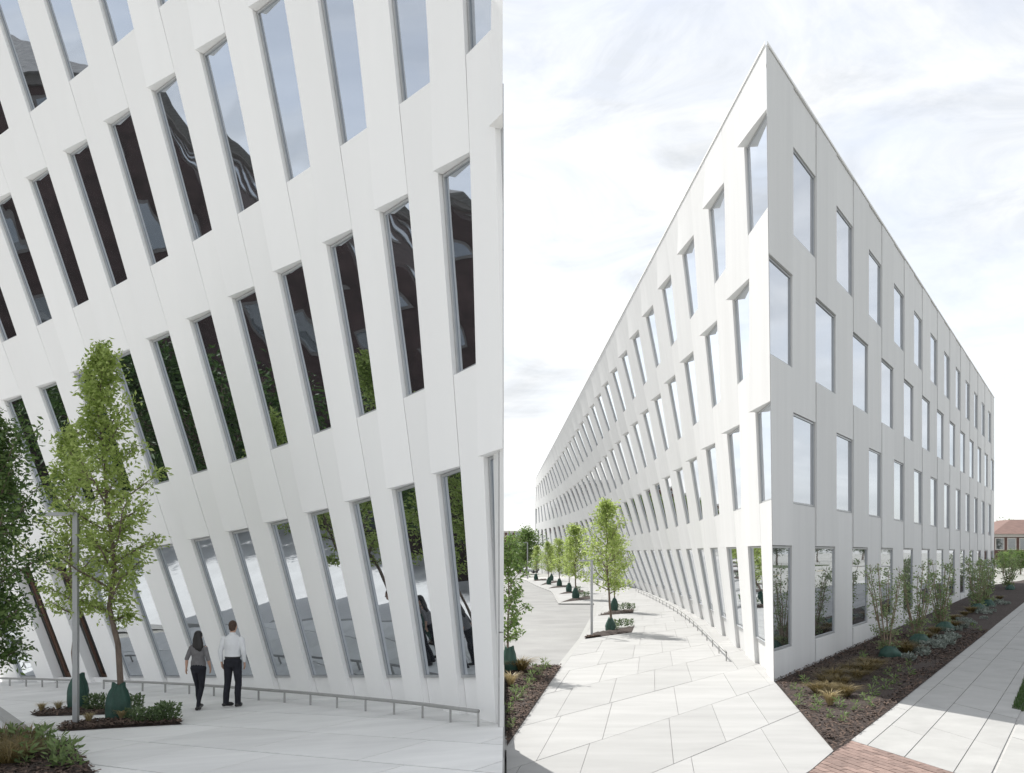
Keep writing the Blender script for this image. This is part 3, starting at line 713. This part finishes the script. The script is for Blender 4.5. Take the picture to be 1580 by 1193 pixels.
for i, (px, py, ty, wpx) in enumerate(sh):
    p = PR(px, py); k = p.y / F
    shrub(p, shl[i], (py - ty) * k, wpx * 1.2 * k, 50 + i, 1500, .085 + .012 * i, 10)
    bp2 = PR(px + (6 if i < 3 else 3), py + 3); bag(bp2, (36, 34, 30, 22, 20, 14)[i] * k, (17, 16, 15, 11, 11, 8)[i] * k, 'dark green bag slumped at the foot of the %s shrub' % ('nearest', 'second', 'third', 'fourth', 'fifth', 'sixth')[i], 60 + i)

# low planting
me_tan = lowplant('grass', 280, .5, .62, .36, M['tan'], 1, blades=True); me_straw = lowplant('straw', 160, .5, .4, .45, M['strawc'], 2, blades=True)
me_sil = lowplant('silver', 60, .11, .26, .11, M['silver'], 3, .6); me_per = lowplant('perennial', 30, .13, .12, .24, M['herb'], 4, .3); me_grn = lowplant('green', 190, .075, .26, .24, M['leafG'], 5, .5)
rq = random.Random(99)
Tn = lambda px, py: PR(px, py) + Vector((0, 0, .06))
for px, py in [(1262, 1075), (1280, 1070), (1298, 1062), (1318, 1052), (1335, 1045), (1350, 1036), (1290, 1052), (1312, 1040), (1330, 1032), (1275, 1060), (1300, 1078), (1390, 1005), (1400, 1012), (1425, 985), (1438, 978), (1432, 992), (1470, 962), (1480, 958), (1490, 952), (1462, 970), (1475, 972), (1500, 946), (1530, 930), (1540, 926)]:
    put('ornamental_grass', me_tan, Tn(px + rq.uniform(-4, 4), py + rq.uniform(-3, 3)), 'tan tufted ornamental grass in the street-front bed', 'grass clump', 'tan grass clumps in the street-front bed', rq.uniform(.8, 1.25))
put('ornamental_grass', me_straw, Tn(1281, 1092), 'palest straw-coloured grass tuft at the sunlit tip of the street-front bed', 'grass clump', None, 1.0)
for k in range(46):
    t = rq.random() ** .8; px = 1395 + 165 * t + rq.uniform(-12, 12); py = 1030 - 112 * t + rq.uniform(-7, 9)
    put('silver_plant', me_sil, Tn(px, py), 'low silvery plant in the street-front bed', 'plant', 'silvery ground plants in the street-front bed', rq.uniform(.8, 1.4))
for px, py in [(1225, 1068), (1243, 1060), (1238, 1078), (1235, 1092), (1258, 1102), (1262, 1090), (1280, 1112), (1300, 1118), (1296, 1098), (1330, 1085), (1346, 1078), (1365, 1068), (1352, 1060), (1372, 1045), (1390, 1040), (1328, 1025), (1400, 1030), (1408, 1045), (1345, 1094), (1320, 1100), (1332, 1017), (1510, 975), (1500, 972), (1380, 1060)]:
    put('perennial', me_per, Tn(px + rq.uniform(-3, 3), py), 'small pale green perennial in the street-front bed', 'plant', 'small perennials in the street-front bed', rq.uniform(.7, 1.15))
T0 = lambda px, py: PR(max(px, 783), py) + Vector((0, 0, .06))
for px, py in [(788, 1128), (796, 1086), (793, 1075), (806, 1080), (815, 1066), (820, 1055), (832, 1046), (838, 1038), (842, 1034), (786, 1105), (824, 1042)]:
    put('perennial', me_per, T0(px, py), 'small green perennial in the mulch bed beside the drive', 'plant', 'small perennials in the bed beside the drive', rq.uniform(.8, 1.2))
put('ornamental_grass', me_tan, T0(803, 1038), 'tan grass tuft at the back of the mulch bed beside the drive', 'grass clump', None, 1.4)
put('ornamental_grass', me_straw, T0(788, 1062), 'straw grass tuft below the bagged tree in the bed beside the drive', 'grass clump', None, 1.0)
for i, (px, py, s_, lb_) in enumerate([(953, 968, 1.1, 'bed of the nearest drive tree'), (962, 968, 1.2, 'bed of the nearest drive tree'), (971, 967, 1.1, 'bed of the nearest drive tree'), (948, 972, 1.0, 'bed of the nearest drive tree'), (957, 942, 1.2, 'bed of the second drive tree'), (966, 941, 1.3, 'bed of the second drive tree'), (974, 941, 1.2, 'bed of the second drive tree'),
                                       (898, 922, 1.3, 'bed on the kerb bulge'), (905, 921, 1.3, 'bed on the kerb bulge'), (892, 912, 1.3, 'bed on the kerb bulge')]):
    put('low_shrub', me_grn, Tn(px, py), 'low dark green shrub in the ' + lb_, 'shrub', 'low shrubs in the ' + lb_, s_ * 1.15)
TL = lambda px, py: PL(px, py) + Vector((0, 0, .05))
for px, py, s_ in [(215, 1116, 1.0), (228, 1117, 1.05), (240, 1116, 1.0), (252, 1116, 1.15), (262, 1114, 1.3), (205, 1113, .9), (256, 1111, 1.2)]:
    put('low_shrub', me_grn, TL(px, py), 'low green shrub in the bed in front of the walkers\' tree', 'shrub', 'low shrubs in the front tree bed on the left', s_)
for px, py, s_ in [(146, 1097, 1.3), (155, 1097, 1.3), (201, 1098, 1.3), (207, 1098, 1.2)]:
    put('low_shrub', me_grn, TL(px, py), 'low green shrub in the rear bed behind the lamp post', 'shrub', 'low shrubs in the rear tree bed on the left', s_)
for px, py in [(64, 1100), (90, 1098), (137, 1118), (188, 1113)]:
    put('ornamental_grass', me_straw, TL(px, py), 'small straw-coloured grass tuft in a tree bed on the left plaza', 'grass clump', 'straw grass tufts in the tree beds on the left', .55)
for px, py, s_ in [(60, 1160, 1.4), (75, 1165, 1.4), (90, 1172, 1.4), (105, 1180, 1.4), (48, 1170, 1.3), (66, 1152, 1.3), (30, 1160, 1.3), (20, 1150, 1.3), (82, 1185, 1.4), (118, 1188, 1.2), (40, 1185, 1.3), (70, 1150, 1.2), (95, 1188, 1.5), (8, 1160, 1.3)]:
    put('perennial', me_per, TL(px, py), 'leafy green perennial in the bed at the lower left corner', 'plant', 'perennials in the lower left bed', s_)
for px, py in [(4, 1150), (12, 1165), (15, 1185), (32, 1175), (2, 1175), (45, 1150)]:
    put('ornamental_grass', me_tan, TL(px, py), 'tan grass tuft in the bed at the lower left corner', 'grass clump', 'tan grass tufts in the lower left bed', 1.0)
# lawn corner by the street
gA, gB, gC = GR(1583, 1040), GR(1561, 1093), GR(1600, 1101); gD = GR(1640, 1040)
lawn = sheet('lawn', [gA, gB, gC, gD], zr, .006, M['soil'], .1)
mb = MB()
for p in scatter([gA, gB, gC, gD], 2600, 5, zr, .006):
    a = rq.uniform(0, 6.3); hh = rq.uniform(.05, .10); s_ = Vector((math.cos(a), math.sin(a), 0)) * .008; mb.add([p - s_, p + s_, p + Vector((rq.uniform(-.03, .03), rq.uniform(-.03, .03), hh))], [(0, 1, 2)])
g_ = mb.build('grass', M['grass']); g_.parent = lawn; g_['kind'] = 'stuff'

# ------------------------------------------------------------------ lamp posts
def lamp(loc, hgt, arm, w_, label, dirx=-1):
    o = empty('lamp_post', loc, label, 'lamp post', None)
    MB().box((0, 0, hgt / 2), (w_, w_, hgt)).build('pole', M['pole'], o, local=True)
    MB().box((0, 0, .012), (w_ * 2, w_ * 2, .03)).build('base_plate', M['pole'], o, local=True)
    MB().box((dirx * arm / 2 + dirx * w_ * .2, 0, hgt - w_ * .28), (arm, w_ * 1.5, w_ * .62)).build('lamp_head', M['pole'], o, local=True)
    MB().box((dirx * arm * .55, 0, hgt - w_ * .60), (arm * .7, w_ * 1.1, .012)).build('lens', M['trim'], o, local=True)
    MB().box((0, -w_ * .52, .55), (w_ * .5, .01, .16)).build('access_cover', M['steel'], o, local=True)
    return o
pl_ = PL(117, 1119); k = pl_.y / F
lamp(pl_, 328 * k, 54 * k, 7.6 * k, 'grey square lamp post with a flat arm to the left, beside the bagged trees')
pr_ = PR(913, 981); k = pr_.y / F
lamp(pr_, 117 * k, 19 * k, 3.6 * k, 'grey square lamp post beside the curved drive, in the bed of the nearest tree')
pr_ = PR(814, 893); k = pr_.y / F
lamp(pr_, 56 * k, 6 * k, 1.6 * k, 'thin pale lamp post far off beyond the drive')

# ------------------------------------------------------------------ the two walkers
def remesh(mb, name, m, parent, vox=.016, sm=6):
    o = child(name, mb.v, mb.f, m, parent)
    a = o.modifiers.new('r', 'REMESH'); a.mode = 'VOXEL'; a.voxel_size = vox; a.use_smooth_shade = True
    b = o.modifiers.new('s', 'SMOOTH'); b.iterations = sm; b.factor = .5
    dg = bpy.context.evaluated_depsgraph_get(); me = bpy.data.meshes.new_from_object(o.evaluated_get(dg)); o.modifiers.clear(); o.data = me
    return o
def ellipsoid(mb, c, r, n=12, m=8):
    pts = []; rads = []
    for k in range(m + 1):
        a = -math.pi / 2 + math.pi * k / m; pts.append((c[0], c[1], c[2] + r[2] * math.sin(a))); rads.append((max(.002, r[0] * math.cos(a)), max(.002, r[1] * math.cos(a))))
    mb.tube(pts, rads, n)
def fingers(mb, w_, d, side):
    """palm, four unequal curled fingers and a thumb at the end of the wrist w_"""
    d = Vector(d).normalized(); w_ = Vector(w_); mb.tube([w_, w_ + d * .04, w_ + d * .09], [(.022, .028), (.018, .038), (.016, .040)], 8)
    for k, L in enumerate((.062, .075, .070, .055)):
        b = w_ + d * .085 + Vector((0, (.028 - .019 * k), 0)); t1 = b + d * L * .5 + Vector((-side * .006, 0, 0)); t2 = t1 + d * L * .45 + Vector((-side * .022, 0, 0)); mb.tube([b, t1, t2], [.0095, .009, .0075], 6)
    b = w_ + d * .03 + Vector((0, .03, 0)); mb.tube([b, b + d * .03 + Vector((-side * .005, .022, 0)), b + d * .062 + Vector((-side * .012, .026, 0))], [.012, .011, .008], 6)
def person(loc, Ht, rz, label, man):
    s = Ht / 1.75; o = empty('person', loc, label, 'person', None, rz); o.scale = (s, s, s)
    hip = .93; B = MB(); shw = .195 if man else .165; hw = .155 if man else .165
    # +y is forward (away from the viewer)
    if man: feet = [(-.13, -.03, 0, -.45), (.12, -.02, 0, .0)]; knees = [(-.115, .02, .50), (.11, .03, .50)]
    else: feet = [(-.05, .16, 0, -.05), (.055, -.16, 0.0, .05)]; knees = [(-.07, .14, .50), (.07, .02, .49)]
    T = MB(); S_ = MB(); sh_parts = []
    for k, (fx, fy, fz, fa) in enumerate(feet):
        h_ = Vector(((-1, 1)[k] * .085, 0, hip)); kn_ = Vector(knees[k]); an = Vector((fx, fy, .085))
        B.tube([h_, h_ * .5 + kn_ * .5, kn_, kn_ * .55 + an * .45 + Vector((0, -.02, 0)), an, an + Vector((0, 0, -.05))], [.08, .07, .052, .05, .036, .036], 10)
        tr_ = (.105, .088, .070, .067, .060, .062) if man else (.100, .080, .058, .054, .040, .040)
        T.tube([h_ + Vector((0, 0, .02)), h_ * .5 + kn_ * .5, kn_, kn_ * .5 + an * .5 + Vector((0, -.02, 0)), an + Vector((0, 0, .01)), an + Vector((0, 0, -.03))], list(tr_), 12)
        ca_, sa_ = math.cos(fa), math.sin(fa); fw = Vector((-sa_, ca_, 0))
        B.tube([an + Vector((0, 0, -.02)) - fw * .03, an + fw * .08 + Vector((0, 0, -.045)), an + fw * .15 + Vector((0, 0, -.06))], [.03, .03, .022], 8)
        q = MB(); q.tube([Vector((fx, fy, .05)) - fw * .075, Vector((fx, fy, .062)) - fw * .03, Vector((fx, fy, .058)) + fw * .06, Vector((fx, fy, .045)) + fw * .14, Vector((fx, fy, .04)) + fw * .185], [(.03, .038), (.04, .045), (.043, .04), (.042, .032), (.022, .02)], 10); sh_parts.append(q)
    T.tube([(0, 0, hip - .10), (0, -.01, hip), (0, -.005, hip + .09), (0, 0, hip + .14)], [(hw * .75, .10), (hw + .01, .125), (hw - .005, .112), (hw - .02, .10)], 16)
    B.tube([(0, 0, hip - .06), (0, 0, hip + .08), (0, 0, 1.15), (0, .0, 1.32), (0, 0, 1.44), (0, 0, 1.49)], [(hw - .02, .10), (hw - .03, .10), (.125, .09), (.15, .10), (.12, .075), (.06, .055)], 14)
    wst = .150 if man else .132
    S_.tube([(0, 0, hip + .07 if man else hip + .03), (0, 0, hip + .13), (0, -.005, 1.15), (0, -.01, 1.28), (0, -.005, 1.39), (0, 0, 1.45), (0, .0, 1.485)], [(hw + .005, .122), (hw + .004, .118), (wst + .012, .112), (shw - .025, .125), (shw - .02, .112), (shw * .62, .085), (.066, .06)], 18)
    # arms
    for k in (0, 1):
        sg = (-1, 1)[k]; sh_ = Vector((sg * (shw - .015), 0, 1.405))
        if man: el_ = Vector((sg * (shw + .055), -.035, 1.13)); wr = Vector((sg * (shw + .035), .05 if sg > 0 else -.01, .90)); hd = (-.05 * sg, .25, -1)
        else: el_ = Vector((sg * (shw + .075), -.05, 1.15)); wr = Vector((sg * (shw + .085), .06 * sg, .94)); hd = (0, .15 * sg, -1)
        B.tube([sh_, sh_ * .5 + el_ * .5, el_, el_ * .5 + wr * .5, wr], [.05, .046, .038, .036, .025], 10); fingers(B, wr, hd, sg)
        if man: S_.tube([sh_ + Vector((-sg * .03, 0, .0)), sh_ + Vector((sg * .008, 0, -.03)), sh_ * .5 + el_ * .5, el_, el_ * .5 + wr * .5, wr * .92 + el_ * .08], [.058, .066, .060, .052, .046, .036], 12)
        else: S_.tube([sh_ + Vector((-sg * .03, 0, .0)), sh_ + Vector((sg * .006, 0, -.03)), sh_ * .5 + el_ * .5, el_ * .96 + wr * .04, el_ * .80 + wr * .20], [.054, .060, .055, .050, .050], 12)
    # neck and head, tipped slightly back
    hc = Vector((0, .02 if man else .015, 1.635)); B.tube([(0, 0, 1.44), (0, .005, 1.52), hc - Vector((0, .01, .04))], [.062, .055, .058], 10)
    ellipsoid(B, hc, (.078, .098, .115)); ellipsoid(B, hc + Vector((0, .035, -.06)), (.055, .065, .06))
    B.tube([hc + Vector((0, .092, .01)), hc + Vector((0, .112, -.025)), hc + Vector((0, .095, -.035))], [.008, .014, .008], 6)
    for sg in (-1, 1): ellipsoid(B, hc + Vector((sg * .080, -.005, -.008)), (.010, .020, .032), 8, 6)
    body = remesh(B, 'body', M['skin'], o, .011, 4)
    for sg in (-1, 1):
        e_ = MB(); ellipsoid(e_, hc + Vector((sg * .032, .088, .004)), (.014, .010, .009), 8, 6); e_.build('eye', M['trim'], o, True, True)
    mo = MB(); mo.box(tuple(hc + Vector((0, .099, -.068))), (.045, .008, .010)); mo.build('mouth', M['red'], o, local=True)
    remesh(T, 'trousers', M['navy'], o, .014, 4); remesh(S_, 'shirt', M['white_cloth'] if man else M['grey_cloth'], o, .013, 4)
    for q in sh_parts:
        a = q.build('shoe', M['shoe'], o, True, True)
    col_ = MB(); col_.tube([(0, -.004, 1.455), (0, 0, 1.485), (0, .004, 1.512)], [(.075, .068), (.069, .064), (.064, .060)], 14, False); col_.build('collar', M['white_cloth'] if man else M['grey_cloth'], o, True, True)
    Hh = MB()
    if man:
        ellipsoid(Hh, hc + Vector((0, -.018, .028)), (.086, .098, .102)); ellipsoid(Hh, hc + Vector((0, -.045, -.035)), (.070, .060, .060))
        bt = MB(); bt.tube([(0, 0, hip + .068), (0, 0, hip + .10)], [(hw + .008, .122), (hw + .008, .122)], 18); bt.build('belt', M['shoe'], o, True, True)
    else:
        ellipsoid(Hh, hc + Vector((0, -.02, .03)), (.094, .108, .105))
        Hh.tube([hc + Vector((0, -.05, .04)), hc + Vector((.0, -.075, -.06)), hc + Vector((.015, -.10, -.16)), hc + Vector((.05, -.115, -.26)), hc + Vector((.085, -.11, -.33))], [(.085, .07), (.105, .055), (.115, .045), (.085, .034), (.03, .02)], 14)
        Hh.tube([hc + Vector((.06, -.05, -.05)), hc + Vector((.11, -.08, -.16)), hc + Vector((.135, -.09, -.26))], [.045, .035, .01], 8)
        Hh.tube([hc + Vector((-.06, -.05, -.05)), hc + Vector((-.075, -.09, -.2)), hc + Vector((-.05, -.10, -.30))], [.045, .035, .01], 8)
    remesh(Hh, 'hair', M['hair_brown'] if man else M['hair_black'], o, .012, 3)
    return o
for o_ in (): pass
pw = PL(306, 1095); person(pw, 121 * pw.y / F * 1.0, R(-4), 'person with long black hair in a grey blouse and dark trousers, walking away', False)
pm = PL(359, 1091); person(pm, 133 * pm.y / F * 1.0, R(-8), 'person in a white shirt and dark trousers, short brown hair, walking away', True)

# ------------------------------------------------------------------ the surroundings
def block(name, x0_, x1_, y0_, y1_, h_, label, wallm, roofm, nwx, nwy, floors, rh=4.0, rz=0, zb=-.5, trim='trim'):
    o = empty(name, ((x0_ + x1_) / 2, (y0_ + y1_) / 2, zb), label, 'building', None, rz); X, Y = (x1_ - x0_) / 2, (y1_ - y0_) / 2
    MB().box((0, 0, h_ / 2), (2 * X, 2 * Y, h_)).build('wall', wallm, o, local=True)
    if rh:
        e = .8; r = min(X, Y) * .8; a = [(-X - e, -Y - e, h_), (X + e, -Y - e, h_), (X + e, Y + e, h_), (-X - e, Y + e, h_)]
        rx, ry = X - r, Y - r; b = [(-rx - .1, -ry - .1, h_ + rh), (rx + .1, -ry - .1, h_ + rh), (rx + .1, ry + .1, h_ + rh), (-rx - .1, ry + .1, h_ + rh)]
        MB().hexa(a, b).build('roof', roofm, o, local=True)
    MB().box((0, 0, h_ - .25), (2 * X + .5, 2 * Y + .5, .5)).build('cornice', M[trim], o, local=True)
    st = h_ / floors
    for f_ in range(floors):
        z = st * (f_ + .55)
        for k in range(nwx):
            x = -X + 2 * X * (k + .5) / nwx
            for sy in (-1, 1) if nwy else (-1,):
                wi = MB().box((x, sy * (Y + .02), z), (1.5, .12, st * .55)).build('window', M[trim], o, local=True)
                MB().box((x, sy * (Y + .085), z), (1.2, .02, st * .48)).build('pane', M['darkglass'], wi, local=True)
        for k in range(nwy):
            y = -Y + 2 * Y * (k + .5) / nwy
            for sx in (-1, 1):
                wi = MB().box((sx * (X + .02), y, z), (.12, 1.5, st * .55)).build('window', M[trim], o, local=True)
                MB().box((sx * (X + .085), y, z), (.02, 1.2, st * .48)).build('pane', M['darkglass'], wi, local=True)
    return o
# far right brick house, far left brick block
Yb = 150; block('brick_house', (1533 - CX) * Yb / F, (1700 - CX) * Yb / F, Yb, Yb + 16, 7.3, 'red-brick house with a pale red roof beyond the right end of the wedge building', M['brickwall'], M['roof'], 9, 4, 2, 2.6)
Yb = 260; block('brick_block', -20, (817 - CX) * Yb / F, Yb, Yb + 20, 10.5, 'flat-roofed dark brick block in the gap left of the wedge building', M['brickwall'], M['roof'], 12, 0, 4, 0)
# things that stand behind the viewer's left and right and show in the glass
block('brick_hall', -68, -46, 24, 72, 28, 'dark red-brick hall with a grey roof, mirrored in the slanted windows', M['darkbrick'], M['shingle'], 6, 12, 5, 8.5, zb=-3, trim='darktrim')
big = lambda loc, lab, Ht, cr, sd_, lm, nl, ls, gp: tree(loc, lab, Ht, cr, sd_, lm, nl, ls, .22, (0, 0), gp, 34, lambda t: .6 + .5 * math.sin(math.pi * t) - .45 * max(0, t - .7) / .3, trunk_r=.22, name='tree', clump=.2)
mt = big(Vector((-33, 28, zl(-33, 28))), 'large dark tree in front of the brick hall, mirrored in the slanted windows', 11, 3.6, 71, M['leafB'], 6000, .34, 'large trees mirrored in the slanted windows')
for i, (x, y, s_) in enumerate([(-36, 37, 1.15), (-40, 47, 1.2), (-40, 30, .9), (-44, 57, 1.1)]):
    place(mt, Vector((x, y, zl(x, y))), s_, i * 1.1, ('second', 'third', 'smallest', 'farthest')[i] + ' dark tree of the row before the brick hall, mirrored in the slanted windows')
# far trees in the left gap
mt2 = big(PR(813, 888), 'round dark green tree at the left end of the wedge building', 7.2, 2.8, 73, M['leafC'], 3200, .42, None)
for i, (px, py, s_, lb_) in enumerate([(799, 884, .62, 'mid-green tree in front of the far brick block'), (788, 882, .55, 'small tree at the drive end, half hidden by the mulch bed tree'), (806, 880, .55, 'small pale tree beside the far lamp post')]):
    place(mt2, PR(px, py), s_, i * 2.0, lb_)
# far trees on the right
Yb = 190; x_ = (1553 - CX) * Yb / F
place(mt2, Vector((x_, Yb, 1.4)), 1.15, 1, 'tall loose tree rising behind the red-roofed brick house')
place(mt2, Vector(((1580 - CX) * Yb / F, Yb + 4, 1.4)), 1.1, 2, 'second tall tree behind the red-roofed brick house, at the right edge')
for i, (px, Yt, s_, lb_) in enumerate([(1548, 118, .36, 'round bright shrub before the brick house, by the building end'), (1575, 112, .38, 'bright green tree before the brick house at the right edge'), (1562, 130, .40, 'green tree against the brick house wall')]):
    c = place(mt2, Vector(((px - CX) * Yt / F, Yt, zr(60, 0))), s_, i * 2.2, lb_)
    for ch in c.children:
        if ch.name.startswith('crown'):
            ch.data = ch.data.copy() if i == 0 else ch.data
            if i == 0: ch.data.materials[0] = M['lime']
# street and trees on the right, seen in the ground-floor glass
sheet('street', [tuple(Vector(e0) + en * 13 - ed * 25), tuple(Vector(e0) + en * 13 + ed * 150), tuple(Vector(e0) + en * 24 + ed * 150), tuple(Vector(e0) + en * 24 - ed * 25)], zr, -.15, M['asphalt'], .1)
mb = MB()
for k in range(18):
    a = Vector(e0) + en * 18.4 + ed * (k * 9 - 20); mb.prism(ccw([tuple(a), tuple(a + ed * 4), tuple(a + ed * 4 + en * .14), tuple(a + en * .14)]), lambda x, y: zr(x, y) - .15, lambda x, y: zr(x, y) - .146)
tag(mb.build('lane_marking', mat('yellow_paint', (.6, .42, .08), .7)), kind='structure')
verge = sheet('verge', [tuple(Vector(e0) + en * 27 - ed * 25), tuple(Vector(e0) + en * 27 + ed * 150), tuple(Vector(e0) + en * 60 + ed * 150), tuple(Vector(e0) + en * 60 - ed * 25)], zr, -.05, M['soil'], .15)
for k in range(24):
    a = Vector(e0) + en * (34 + 6 * (k % 3)) + ed * (4 + k * 12)
    place(mt, Vector((a.x, a.y, zr(a.x, a.y))), .8 + .1 * (k % 3), k * 1.7, 'street tree across the road, mirrored in the ground-floor glass of the wedge', 'street trees across the road')
# parked cars far off
def car(loc, rz, paint, label):
    o = empty('parked_car', loc, label, 'car', 'cars parked far off', rz)
    pr_ = [(-2.2, .35), (-2.25, .75), (-1.9, .92), (-1.2, .98), (-.55, 1.42), (.75, 1.45), (1.35, 1.02), (2.1, .85), (2.25, .6), (2.2, .35)]
    n = len(pr_); v = [(x, s_ * (.88 if z < 1.0 else .68), z) for s_ in (-1, 1) for x, z in pr_]
    child('body', v, [tuple(range(n)), tuple(range(2 * n - 1, n - 1, -1))] + [(k, n + k, n + (k + 1) % n, (k + 1) % n) for k in range(n)], paint, o)
    for s_ in (-1, 1): child('side_glass', [(x, s_ * y, z) for x, y, z in ((-.98, .86, 1.02), (1.12, .86, 1.04), (.68, .715, 1.37), (-.5, .715, 1.37))], [(0, 1, 2, 3)], M['darkglass'], o)
    for x in (-1.4, 1.4):
        for s_ in (-1, 1): q = MB(); q.tube([(x, s_ * .72, .33), (x, s_ * .92, .33)], [.33, .33], 14); q.build('wheel', M['tyre'], o, local=True)
    return o
p = PR(812, 884); car(p, .2, M['carpaint'], 'dark car parked far off at the end of the drive')
p = PR(819, 884.5); car(p, 1.3, M['carpale'], 'silver car parked far off beside the dark one')

# alike low plants of one bed: tell them apart by their order from the left
ORD = ['leftmost', 'second', 'third', 'fourth', 'fifth', 'sixth', 'seventh', 'eighth', 'ninth', 'tenth', 'eleventh', 'twelfth', 'thirteenth', 'fourteenth']
bylab = {}
for o in list(C.objects):
    if o.parent is None and o.get('label') and o.get('group'): bylab.setdefault(o['label'], []).append(o)
for lab, os_ in bylab.items():
    if 1 < len(os_) <= 14:
        os_.sort(key=lambda o: o.location.x / max(1, o.location.y))
        for k, o in enumerate(os_): o['label'] = lab + (', leftmost' if k == 0 else ', %s from the left' % ORD[k])
